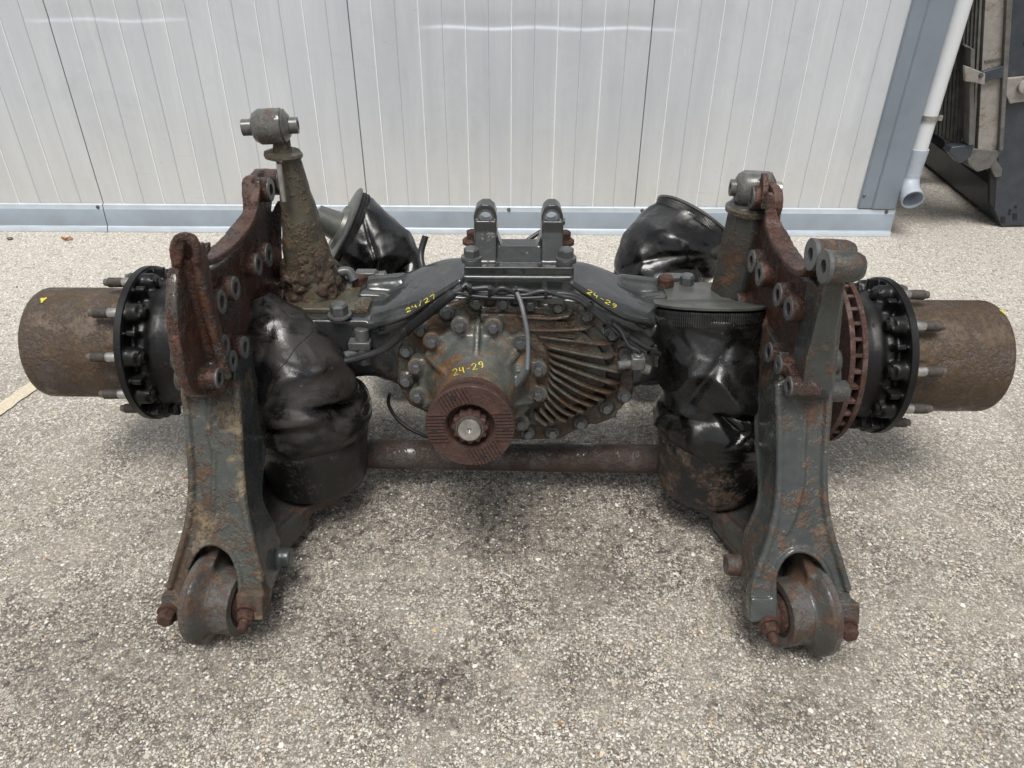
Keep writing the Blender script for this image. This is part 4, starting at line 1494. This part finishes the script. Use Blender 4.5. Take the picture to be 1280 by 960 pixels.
    # arm body widening under the air spring
    ab = [(-.63, 1.10), (-.56, 1.12), (-.535, 1.20), (-.485, 1.335), (-.43, 1.38), (-.41, 1.48), (-.44, 1.64), (-.62, 1.64)]
    dxx = 0 if s < 0 else 0
    prism(bm, [Vector((s * abs(x) * (1 if s < 0 else .99), y, .062)) for x, y in ab], (0, 0, .03))
    for i in range(1, 3):
        a_, b_ = ab[i], ab[i + 1]
        v1 = Vector((-s * -abs(a_[0]) if False else s * abs(a_[0]), a_[1], .035)); v2 = Vector((s * abs(b_[0]), b_[1], .035))
        h1, h2 = (.11, .08)[i - 1], (.08, .055)[i - 1]
        prism(bm, [v1, v2, v2 + Vector((0, 0, h2)), v1 + Vector((0, 0, h1))], Vector((s * .016, .008, 0)))
    prism(bm, [Vector((s * .50, 1.60, .06)), Vector((s * .60, 1.60, .06)), Vector((s * .60, 1.60, .36)), Vector((s * .50, 1.60, .36))], (0, .06, 0))
    arm = cast('trailing_arm', bm, M['arm_grey'], axle, .004, 4, .0006, .03)
    bm = BM()
    lathe(bm, A0 - iw * .014, iw, [(0, .092), (.003, .0955), (.014, .0955), (.016, .093)], 72)
    obj('eye_flange', bm, M['eye'], arm, 35)
    bm = BM()
    annulus(bm, A0 + iw * .030, iw, .049, .068, .045, 56)
    obj('eye_barrel', bm, M['eye'], arm, 35, .002)
    bm = BM()
    annulus(bm, A0 + iw * .050, iw, .040, .0495, .019, 48)
    obj('bush_rubber', bm, M['dark'], arm, 35)
    bm = BM()
    lathe(bm, A0 + iw * .03, iw, [(0, .04), (.042, .04), (.046, .036), (.05, .024), (.085, .022)], 40)
    lathe(bm, A0 - iw * .012, -iw, [(0, .03), (.02, .026), (.035, .022)], 30)
    obj('eye_pin', bm, M['bolt_rust'], arm, 35)
# the broken hook skin at the top of the left bracket, the second tower lug block of the right one
bm = BM()
for (px, py, r, ln) in ((1031, 333.4, .028, .060), (1014.7, 318, .028, .070)):
    c_ = W(px, py, X=.53)
    lathe(bm, c_ + Vector((.004, 0, 0)), (1, 0, 0), [(0, r), (ln * .35, r), (ln * .8, r * .93), (ln, r * .7)], 32)
# near leg: a tapering rib down to the column, and its side wall
pts = [W(x, y, Y=1.185) for x, y in ((1030, 352), (1056, 352), (1052, 375), (1046, 410), (1042, 450), (1041, 490), (1002, 490), (1008, 450), (1018, 410), (1026, 378))]
prism(bm, pts, (0, .022, 0))
a0, a1 = W(1024, 362, X=.553), W(1003, 488, X=.553)
b0, b1 = W(1010, 345, X=.553), W(985, 470, X=.553)
prism(bm, [a0, a1, b1, b0], (.018, 0, 0))
prism(bm, [W(1058, 350, Y=1.19), W(1044, 490, Y=1.19), W(1044, 490, Y=1.19) + Vector((0, .1, 0)), W(1058, 350, Y=1.19) + Vector((0, .07, 0))], (-.016, 0, 0))
c_ = WP(1022, 494, Vector((0, 1.01, .139)), Vector((0, -.857, .515)))
cyl(bm, c_ + Vector((-.05, .016, 0)), c_ + Vector((.062, .016, 0)), .022)
up_r = cast('bracket_tower', bm, M['bracket_r_col'], axle, .003, 4, .0006, .03)
for (px, py, r) in ((1031, 333.4, .030), (1014.7, 318, .030)):
    c_ = W(px, py, X=.53)
    bm = BM()
    annulus(bm, c_ + Vector((-.003, 0, 0)), (1, 0, 0), .012, .029, .008, 32)
    obj('boss_ring', bm, M['ring'], up_r, 35, .0006, 1)
# outer lug pair low on the left bracket
bm = BM()
for (px, py) in ((219, 447), (223, 472)):
    c_ = W(px, py, Y=1.27)
    cyl(bm, c_ + Vector((.05, .0, 0)), c_ + Vector((.0, .0, 0)), .026)
cast('outer_lug', bm, M['arm_grey'], axle, .003, 4, .0006, .03)
bm = BM()
for (px, py) in ((1046, 470), (1047, 452)):
    c_ = W(px, py, Y=1.27)
    cyl(bm, c_ + Vector((-.05, .0, 0)), c_ + Vector((.0, .0, 0)), .026)
cast('outer_lug', bm, M['arm_grey'], axle, .003, 4, .0006, .03)
# torn hook edge of the left bracket
bm = BM()
hk = [(219, 330), (216, 312), (221, 299), (231, 295), (241, 298), (246, 310), (246, 328)]
tube(bm, [W(x, y, Y=1.205) for x, y in hk], .0075, 10)
prism(bm, [W(x, y, Y=1.20) for x, y in ((216, 305), (222, 297), (229, 300), (228, 324), (224, 345), (218, 335))], (0, .02, 0))
prism(bm, [W(x, y, Y=1.235) for x, y in ((226, 322), (247, 320), (248, 332), (228, 333))], (0, .07, 0))
cast('broken_hook', bm, M['rust_cast'], axle, .0028, 3, .003, .018)


# ---- air springs
def bellow(name, st, folds, mat, parent, nv=110, na=128, nz=.004, seed=0, crm=.042):
    """a rubber bag lofted through tilted rings, creased by folds"""
    Cc = smooth_curve([s_[0] for s_ in st], nv // (len(st) - 1))
    Nn = smooth_curve([s_[1] for s_ in st], nv // (len(st) - 1))
    Rr = smooth_curve([(s_[2], s_[3], 0) for s_ in st], nv // (len(st) - 1))
    bm = BM()
    rings = []
    T = len(Cc) - 1
    for i, (c_, n_, r_) in enumerate(zip(Cc, Nn, Rr)):
        v = i / T
        n_ = n_.normalized()
        u = Vector((1, 0, 0)); u = (u - n_ * u.dot(n_)).normalized()
        w_ = u.cross(n_) * 1
        if w_.y > 0: w_ = -w_
        rg = []
        for k in range(na):
            a = 2 * math.pi * k / na
            rr = 1.0
            dsp = 0
            for (v0, a0, sv, sa, dep, skew, sharp) in folds:
                da = (math.degrees(a) - a0 + 180) % 360 - 180
                dv = v - v0 - skew * da / 90
                q = abs(dv) / sv
                prof_ = math.exp(-q ** sharp)
                dsp -= dep * prof_ * math.exp(-(da / sa) ** 2)
            pdir = u * math.sin(a) * r_.x + w_ * math.cos(a) * r_.y
            p = c_ + pdir
            env = min(1, v / .08) * min(1, (1 - v) / .06)
            nn = noise.noise(p * 14 + Vector((seed, 0, 0))) * nz * 1.6 + noise.noise(p * 38 + Vector((0, seed, 0))) * nz * .5
            rd = 1 - 0
            # long soft wrinkles
            q3 = Vector((p.x * 5.5 + seed, p.y * 5.5, p.z * 10))
            q3 += Vector((noise.noise(p * 9), noise.noise(p * 9 + Vector((5, 0, 0))), 0)) * .35
            nn -= crm * (min(abs(noise.noise(q3)), .34) - .14)
            nn -= crm * .22 * (min(abs(noise.noise(q3 * 2.1)), .3) - .12)
            p = p + pdir.normalized() * (dsp + nn * env)
            rg.append(bm.verts.new(p))
        rings.append(rg)
    for i in range(T):
        for k in range(na): bm.faces.new((rings[i][k], rings[i][(k + 1) % na], rings[i + 1][(k + 1) % na], rings[i + 1][k]))
    bm.faces.new(rings[0][::-1]); bm.faces.new(rings[-1])
    o_ = obj(name, bm, mat, parent, 80)
    return o_


def collar(P, n, r, h, parent, mat, rows=4, seg=150):
    bm = BM()
    d, u, v = frame(n)
    rg = []
    for j in range(rows * 2 + 1):
        ring_ = []
        for k in range(seg * 2):
            a = 2 * math.pi * k / (seg * 2)
            rr = r + (.0022 if (k % 2 == 0 and j % 2 == 1) else 0)
            ring_.append(bm.verts.new(Vector(P) + d * (h * j / (rows * 2)) + (u * math.cos(a) + v * math.sin(a)) * rr))
        rg.append(ring_)
    for j in range(rows * 2):
        for k in range(seg * 2): bm.faces.new((rg[j][k], rg[j][(k + 1) % (seg * 2)], rg[j + 1][(k + 1) % (seg * 2)], rg[j + 1][k]))
    bm.faces.new(rg[0][::-1]); bm.faces.new(rg[-1])
    return obj('knurled_collar', bm, mat, parent, 30)


def piston(c_, z0, z1, r0, r1, parent, mat):
    bm = BM()
    h = z1 - z0
    lathe(bm, (c_[0], c_[1], z0), (0, 0, 1), [(0, r0 * .55), (.002, r0 * .85), (.014, r0 * .97), (.03, r0), (h * .45, r0 * 1.008), (h * .8, r1), (h * .84, r1 * 1.012), (h * .9, r1 * 1.012), (h * .95, r1), (h, r1 * .96)], 96)
    o_ = obj('piston', bm, mat, parent, 45)
    return o_


# front left
st = [((-.482, 1.444, .25), (0, 0, 1), .128, .128), ((-.482, 1.444, .262), (0, 0, 1), .138, .138), ((-.481, 1.444, .285), (0, 0, 1), .149, .149), ((-.481, 1.444, .312), (-.03, 0, 1), .150, .150), ((-.484, 1.445, .335), (-.1, .05, 1), .141, .140),
      ((-.493, 1.450, .36), (-.25, .15, 1), .135, .138), ((-.508, 1.462, .405), (-.4, .25, 1), .124, .126), ((-.53, 1.478, .455), (-.5, .35, 1), .102, .104), ((-.553, 1.498, .505), (-.55, .4, 1), .072, .07), ((-.575, 1.52, .55), (-.5, .4, 1), .035, .035)]
folds = [(.50, 14, .07, 60, -.010, .03, 2), (.47, 48, .018, 22, .032, -.20, 1.0), (.40, -36, .028, 20, .050, .04, 1.2), (.45, 62, .035, 24, .034, -.16, 1.1), (.33, 84, .03, 14, .014, -.1, 1.4), (.72, -20, .04, 30, .010, .3, 1.2), (.62, 40, .02, 30, .007, -.35, 1.1), (.47, 110, .05, 30, .02, .1, 1.4), (.44, 160, .05, 40, .02, 0, 1.4)]
bl = bellow('air_spring', st, folds, M['rubber_dusty'], axle, 120, 144, .0016, 3, .020)
tag(bl, 'crumpled dusty rubber bag folded towards the left bracket')
piston((-.482, 1.444), .095, .262, .124, .134, bl, M['piston'])
bm = BM()
dg = dg_update()
ev = bl.evaluated_get(dg)
tl = root_loc(bl)
pp = []
for i in range(18):
    x, y = 347 + (391 - 347) * i / 17, 463 + (412 - 463) * i / 17 + 2 * math.sin(i * .5)
    hit, loc, nrm, _ = ev.ray_cast(CAM - tl, ray(x, y).normalized())
    if hit: pp.append(loc + tl + nrm * .0004)
if len(pp) > 3:
    tube(bm, pp, .0011, 6, 2)
    obj('seam', bm, M['dark'], bl, 40)

# front right
st = [((.483, 1.43, .252), (0, 0, 1), .126, .126), ((.483, 1.43, .264), (0, 0, 1), .136, .136), ((.484, 1.43, .288), (0, 0, 1), .147, .147), ((.484, 1.431, .312), (0, 0, 1), .148, .147), ((.482, 1.434, .335), (.02, .03, 1), .139, .135), ((.478, 1.442, .36), (.03, .08, 1), .134, .130),
      ((.470, 1.458, .40), (.02, .16, 1), .137, .134), ((.462, 1.478, .44), (0, .25, 1), .135, .132), ((.455, 1.498, .475), (0, .34, 1), .131, .128), ((.451, 1.51, .503), (0, .38, 1), .126, .124), ((.45, 1.516, .52), (0, .40, 1), .116, .115)]
folds = [(.50, 40, .014, 34, .034, .015, 1.0), (.56, 30, .05, 40, -.012, .02, 2), (.44, -2, .035, 12, .020, -.45, 1.1), (.40, -62, .03, 34, .018, .12, 1.1), (.40, 30, .03, 20, .018, .3, 1.1), (.62, -28, .04, 26, .014, .45, 1.1), (.74, 50, .03, 45, .010, -.14, 1.2), (.36, 5, .02, 8, .012, .5, 1.2), (.48, 150, .04, 60, .02, 0, 1.4)]
br_ = bellow('air_spring', st, folds, M['rubber'], axle, 130, 144, .0018, 11, .040)
tag(br_, 'glossy creased rubber bag standing nearly upright beside the right bracket')
piston((.483, 1.43), .092, .264, .122, .132, br_, M['piston_r'])
nn_ = Vector((0, .40, 1)).normalized()
collar(Vector((.451, 1.509, .499)), nn_, .1215, .034, br_, M['rubber'], 4)
bm = BM()
lathe(bm, Vector((.452, 1.530, .535)), nn_, [(-.005, .117), (-.002, .124), (.003, .125), (.006, .120), (.007, .07), (.009, .065), (.010, 0)], 72)
obj('top_plate', bm, M['galv_plate'], br_, 45)

# rear left
nl = Vector((-.84, -.12, .5)).normalized()
PLt = Vector((-.487, 2.07, .50))
st = [((-.345, 2.0, .22), (0, 0, 1), .115, .115), ((-.345, 2.0, .30), (0, 0, 1), .118, .115), ((-.345, 2.0, .345), (-.05, 0, 1), .120, .112), ((-.352, 2.005, .385), (-.25, 0, 1), .108, .108), ((-.375, 2.02, .42), (-.55, 0, .85), .112, .108),
      ((-.40, 2.035, .45), (-.75, -.05, .65), .110, .112), ((-.435, 2.05, .475), (-.82, -.1, .55), .115, .118), ((-.465, 2.063, .49), tuple(nl), .118, .120), (tuple(PLt), tuple(nl), .112, .115)]
folds = [(.42, 15, .028, 38, .062, .08, 1.0), (.30, 30, .022, 45, .028, -.05, 1.1), (.54, -14, .03, 28, .030, .25, 1.0), (.70, 30, .02, 34, .010, .5, 1.0), (.36, 75, .05, 20, -.01, 0, 1.5), (.62, 20, .06, 30, -.008, .2, 2), (.45, -50, .04, 30, .03, -.1, 1.4)]
b3 = bellow('air_spring', st, folds, M['rubber'], axle, 110, 128, .0016, 21, .024)
tag(b3, 'bent rubber bag whose steel end plate faces the wall')
piston((-.345, 2.0), .08, .24, .11, .118, b3, M['piston'])
collar(PLt - nl * .02, nl, .121, .028, b3, M['rubber'], 3)
bm = BM()
lathe(bm, PLt + nl * .008, nl, [(-.006, .120), (-.001, .129), (.004, .130), (.007, .125), (.009, .07), (.02, .065), (.022, 0)], 72)
obj('end_plate', bm, M['galv_plate'], b3, 45)
bm = BM()
lathe(bm, PLt + nl * .012, nl, [(0, .045), (.08, .035), (.085, .02)], 32)
obj('air_port', bm, M['galv_plate'], b3, 45)

# rear right
nr_ = Vector((.55, .40, .72)).normalized()
PRt = W(866, 284, Y=2.12)
st = [((.415, 2.0, .20), (0, 0, 1), .112, .112), ((.415, 2.0, .31), (0, 0, 1), .116, .112), ((.415, 2.0, .345), (0, 0, 1), .118, .112), ((.418, 2.003, .375), (.1, 0, 1), .128, .118), ((.43, 2.015, .40), (.25, .1, .95), .142, .128), ((.455, 2.04, .43), (.4, .2, .85), .148, .136),
      ((.485, 2.06, .46), (.5, .3, .8), .149, .143), ((PRt.x - .025, PRt.y - .02, PRt.z - .03), tuple(nr_), .143, .141), (tuple(PRt), tuple(nr_), .131, .131)]
folds = [(.37, -10, .020, 70, .034, -.06, 1.0), (.47, 42, .04, 26, .060, .12, 1.1), (.58, 56, .03, 24, .030, -.3, 1.0), (.62, -25, .02, 40, .010, .3, 1.0), (.56, 0, .06, 30, -.006, .1, 2), (.66, 20, .05, 40, .010, .3, 1.6), (.42, 20, .04, 14, .012, .35, 1.5)]
b4 = bellow('air_spring', st, folds, M['rubber'], axle, 110, 128, .0016, 33, .026)
tag(b4, 'bulging rubber bag leaning right with its rim turned to the wall')
piston((.415, 2.0), .07, .22, .108, .116, b4, M['piston'])
collar(PRt - nr_ * .012, nr_, .131, .026, b4, M['rubber'], 3)
bm = BM()
lathe(bm, PRt + nr_ * .014, nr_, [(-.006, .126), (-.001, .136), (.004, .137), (.007, .132), (.009, .07), (.02, .065), (.022, 0)], 72)
obj('end_plate', bm, M['galv_plate'], b4, 45)

# ---- stabiliser tube between the arms
bm = BM()
tube(bm, [(-.62, 1.53, .10), (-.3, 1.528, .10), (0, 1.522, .10), (.3, 1.516, .10), (.62, 1.51, .10)], .038, 40)
obj('stabiliser_tube', bm, M['tube'], axle, 50)

# ---- shock towers with rubber bushes
bm = BM()
ba, tp = Vector((-.482, 1.645, .49)), Vector((-.497, 1.65, .835))
d = (tp - ba)
rings = []
for i in range(41):
    v = i / 40
    c_ = ba.lerp(tp, v)
    r_ = .067 * (1 - v) + .026 * v + .004 * math.exp(-v * 14)
    rg = []
    for k in range(64):
        a = 2 * math.pi * k / 64
        q = Vector((math.cos(a), math.sin(a), 0))
        n1 = noise.noise(c_ * 18 + q * 1.2)
        n2 = noise.noise(c_ * 60 + q * 4)
        rot = max(0, 1 - v * 2.2)
        rg.append(bm.verts.new(c_ + q * (r_ + n1 * (.004 + .014 * rot) + n2 * (.0012 + .006 * rot))))
    rings.append(rg)
for i in range(40):
    for k in range(64): bm.faces.new((rings[i][k], rings[i][(k + 1) % 64], rings[i + 1][(k + 1) % 64], rings[i + 1][k]))
bm.faces.new(rings[0][::-1]); bm.faces.new(rings[-1])
tower = obj('shock_tower', bm, M['cone'], axle, 60)
tag(tower, 'tall rotten cone tower with flaking skin')
bm = BM()
rings = []
for i in range(33):
    v = i / 32
    c_ = ba.lerp(tp, v * .42 - .02)
    rg = []
    for k in range(110):
        a = 2 * math.pi * k / 110
        q = Vector((math.cos(a), math.sin(a), 0))
        e_ = (1 - v) ** .5
        n1 = noise.noise(c_ * 22 + q * 1.5) * .016 + (abs(noise.noise(c_ * 45 + q * 3)) - .2) * .022 + noise.noise(c_ * 110 + q * 7) * .004
        rr = .078 * (1 - v * .42) + .026 * v * .42 + .010 * math.exp(-v * 9)
        rr += n1 * (.35 + .65 * e_) - .020 * max(0, v - .55 + .5 * noise.noise(q * 1.7 + Vector((4, 0, 0))))
        rg.append(bm.verts.new(c_ + q * rr))
    rings.append(rg)
for i in range(32):
    for k in range(110): bm.faces.new((rings[i][k], rings[i][(k + 1) % 110], rings[i + 1][(k + 1) % 110], rings[i + 1][k]))
bm.faces.new(rings[0][::-1]); bm.faces.new(rings[-1])
obj('flaking_foot', bm, M['rot'], tower, 70)
bm = BM()
lathe(bm, Vector((-.505, 1.648, .832)), (0.05, 0, 1), [(0, .040), (.006, .043), (.012, .041), (.014, .02), (.04, .014)], 40)
for v in bm.verts:
    v.co += Vector((1, .3, 0)) * noise.noise(v.co * 40) * .006
obj('tower_cap', bm, M['cone'], tower)
bm = BM(); lathe(bm, Vector((-.505, 1.60, .80)), (0, .1, 1), [(-.05, .006), (.03, .006)], 14); obj('pin', bm, M['steel'], tower)


def bush(cx, cy, cz, r, L_, lft, rgt, tilt, parent, bright_right=False):
    d = Vector((1, tilt[0], tilt[1])).normalized()
    c_ = Vector((cx, cy, cz))
    bm = BM()
    lathe(bm, c_ - d * L_ / 2, d, [(0, r * .62), (.004, r * .8), (.012, r * .93), (.016, r), (L_ - .016, r), (L_ - .014, r * .9), (L_ - .010, r * .96), (L_ - .006, r * .8), (L_, r * .6)], 56)
    b_ = obj('rubber_bush', bm, M['bush'], parent, 35)
    for (sgn, ln, mt) in ((-1, lft, M['bush']), (1, rgt, M['steel'] if bright_right else M['bush'])):
        bm = BM()
        annulus(bm, c_ + d * sgn * (L_ / 2 - .004), d * sgn, r * .26, r * .47, ln, 36)
        sl = obj('sleeve', bm, mt, b_, 35, .001, 1)
    bm = BM()
    lathe(bm, c_ - d * (L_ / 2 + lft * .5), d, [(0, r * .27), (L_ + lft * .5 + rgt * .5, r * .27)], 24)
    obj('bore', bm, M['dark'], b_, 35)
    return b_


bc = W(339, 158, Y=1.645)
bush(bc.x, bc.y, bc.z, .037, .078, .026, .022, (.12, .02), tower)
# right tower: round grey post with rusty lid behind the plate
bm = BM()
lathe(bm, Vector((.545, 1.66, .49)), (0, 0, 1), [(0, .062), (.06, .058), (.215, .050), (.225, .052), (.238, .052), (.243, .04)], 8)
tower2 = obj('shock_tower', bm, M['arm_grey'], axle, 25, .004)
tag(tower2, 'short faceted grey tower with rusty lid')
bm = BM()
lathe(bm, Vector((.545, 1.66, .712)), (0, 0, 1), [(0, .055), (.010, .056), (.014, .05)], 32)
obj('tower_cap', bm, M['cone'], tower2)
bc = W(943, 236, Y=1.66)
bush(bc.x, bc.y, bc.z, .040, .085, .016, .020, (-.10, -.02), tower2, True)
# torn blade of metal on the bracket top right
bm = BM()
prism(bm, [W(x, y, X=.545) for x, y in ((946, 252), (951, 216), (954, 218), (954, 240), (951, 262))], (.012, 0, 0))
cast('torn_edge', bm, M['rust_cast'], axle, .0022, 2, .002, .015)


# ---- cables, hoses and ties
def cable(name, pts, r, mat=None, parent=axle, seg=10):
    bm = BM()
    tube(bm, [W(x, y, Y=Y) for x, y, Y in pts], r, seg)
    return obj(name, bm, mat or M['cable'], parent, 60)


h1 = cable('cable_harness', [(431, 452, 1.46), (450, 447, 1.46), (480, 436, 1.46), (510, 412, 1.455), (540, 388, 1.45), (562, 370, 1.45), (578, 360, 1.455)], .0085)
bm = BM()
cc = smooth_curve([W(x, y, Y=Y - .004) for x, y, Y in ((500, 419, 1.452), (525, 400, 1.445), (550, 380, 1.44), (566, 367, 1.445))], 30)
for i in range(0, len(cc) - 1, 2):
    dd = (cc[i + 1] - cc[i])
    lathe(bm, cc[i], dd, [(0, .0105), (.0015, .0105)], 14)
obj('corrugation', bm, M['cable'], h1, 30)
cable('cable_harness', [(578, 360, 1.455), (583, 356, 1.46), (590, 361, 1.455), (610, 360, 1.455), (625, 366, 1.455), (650, 363, 1.455), (675, 368, 1.455), (700, 367, 1.455), (722, 371, 1.455), (742, 386, 1.45), (765, 405, 1.45), (790, 424, 1.45), (815, 438, 1.45), (830, 445, 1.46)], .0062)
cable('cable_harness', [(568, 364, 1.45), (576, 358, 1.46), (592, 366, 1.46), (612, 368, 1.45), (628, 360, 1.45), (652, 369, 1.45), (678, 364, 1.45), (702, 370, 1.45), (722, 375, 1.45), (742, 390, 1.445), (765, 410, 1.445), (790, 430, 1.445), (806, 440, 1.445)], .005)
cable('sensor_cable', [(766, 405, 1.445), (776, 414, 1.44), (786, 432, 1.425), (799, 440, 1.42), (799, 452, 1.42)], .0042)
cable('sensor_cable', [(560, 372, 1.45), (572, 366, 1.447), (590, 370, 1.447), (640, 373, 1.447), (690, 371, 1.447)], .004)
cable('sensor_cable', [(646, 366, 1.435), (651, 378, 1.42), (655, 395, 1.40), (659, 415, 1.385), (660, 440, 1.365), (659, 462, 1.345)], .0052, M['cable_grey'])
bm = BM()
p = W(797, 452, Y=1.42)
box(bm, p, (.03, .03, .03))
cyl(bm, p, p + Vector((0, 0, .02)), .011)
cyl(bm, p + Vector((-.005, 0, -.005)), p + Vector((-.045, -.01, -.005)), .010)
cyl(bm, p + Vector((.005, 0, -.015)), p + Vector((.03, -.005, -.02)), .012)
obj('valve_fitting', bm, M['bush'], axle, 30, .003)
ties = [(507, 414, 1.45), (543, 386, 1.447), (588, 362, 1.452), (612, 364, 1.45), (645, 365, 1.45), (682, 367, 1.45), (736, 383, 1.448), (760, 405, 1.447), (781, 420, 1.447), (814, 438, 1.447)]
tds = [(1, -1), (1, -1), (1, 0), (1, 0), (1, 0), (1, 0), (1, 1), (1, .9), (1, .8), (1, .5)]
for (x, y, Y), (dx, dy) in zip(ties, tds):
    bm = BM()
    p = W(x, y, Y=Y)
    q = (W(x + dx * 4, y + dy * 4, Y=Y) - p).normalized()
    annulus(bm, p - q * .003, q, .0108, .0128, .006, 18)
    box(bm, p + Vector((0, -.012, .008)), (.007, .006, .008))
    obj('cable_tie', bm, M['tie'], axle, 30)
# hoses on the beam behind
cable('brake_hose', [(412, 352, 1.70), (440, 349, 1.70), (462, 346, 1.70)], .0065)
cable('brake_hose', [(462, 344, 1.70), (500, 352, 1.70), (540, 364, 1.66), (552, 368, 1.64)], .010)
cable('brake_hose', [(465, 349, 1.69), (505, 360, 1.68), (540, 369, 1.65)], .008)
cable('brake_hose', [(532, 295, 1.80), (526, 318, 1.78), (530, 340, 1.74), (540, 356, 1.68), (548, 368, 1.64)], .0085)
cable('brake_hose', [(744, 366, 1.64), (780, 360, 1.68), (815, 352, 1.72), (852, 350, 1.74)], .0085)
cable('brake_hose', [(752, 370, 1.64), (790, 364, 1.68), (830, 352, 1.72), (852, 346, 1.74)], .0085)
cable('brake_hose', [(487, 492, 1.62), (486, 506, 1.62), (497, 524, 1.60), (516, 538, 1.58), (540, 548, 1.57)], .005)
for (x, y, Y) in ((842, 351, 1.725), (458, 346, 1.695)):
    bm = BM()
    p = W(x, y, Y=Y)
    box(bm, p, (.05, .03, .032))
    cyl(bm, p + Vector((.02, 0, 0)), p + Vector((.05, 0, .003)), .013)
    box(bm, p + Vector((.0, .0, -.03)), (.03, .03, .05))
    obj('hose_union', bm, M['bolt'], axle, 30, .003)
for (x, y, Y) in ((795, 357, 1.70), (472, 347, 1.695)):
    bm = BM(); p = W(x, y, Y=Y)
    annulus(bm, p + Vector((-.003, 0, 0)), (1, 0, 0), .0155, .018, .006, 20)
    obj('cable_tie', bm, M['tie'], axle, 30)
# rod behind the ears
bm = BM()
tube(bm, [W(632, 320, Y=1.75), W(657, 302, Y=1.78), W(682, 286, Y=1.80), W(700, 278, Y=1.80)], .006, 10)
rod = obj('level_rod', bm, M['cable'], axle)
bm = BM(); cyl(bm, W(634, 319, Y=1.75), W(655, 303, Y=1.78), .010); obj('rod_sleeve', bm, M['cable'], rod)
bm = BM(); cyl(bm, W(696, 277, Y=1.79), W(706, 277, Y=1.79), .008); obj('rod_joint', bm, M['tie'], rod)
# small yellow paint dabs on the drums
for (x, y, z_) in ((54, 375, -1), (1253, 390, 1)):
    bm = BM()
    dg = dg_update()
    for o_ in [q for q in axle.children if q.name.startswith('hub_drum')]:
        t_ = root_loc(o_)
        hit, loc, nrm, _ = o_.evaluated_get(dg).ray_cast(CAM - t_, ray(x, y).normalized())
        if hit:
            d, u, v = frame(nrm)
            loc = loc + t_
            pts = [loc + nrm * .0006 + (u * math.cos(a) * .009 + v * math.sin(a) * .006) * (1 + .4 * math.sin(a * 3 + 1)) for a in [k * .524 for k in range(12)]]
            prism(bm, pts, nrm * .0008)
            obj('paint_dab', bm, M['chalk'], o_, 0)
            break
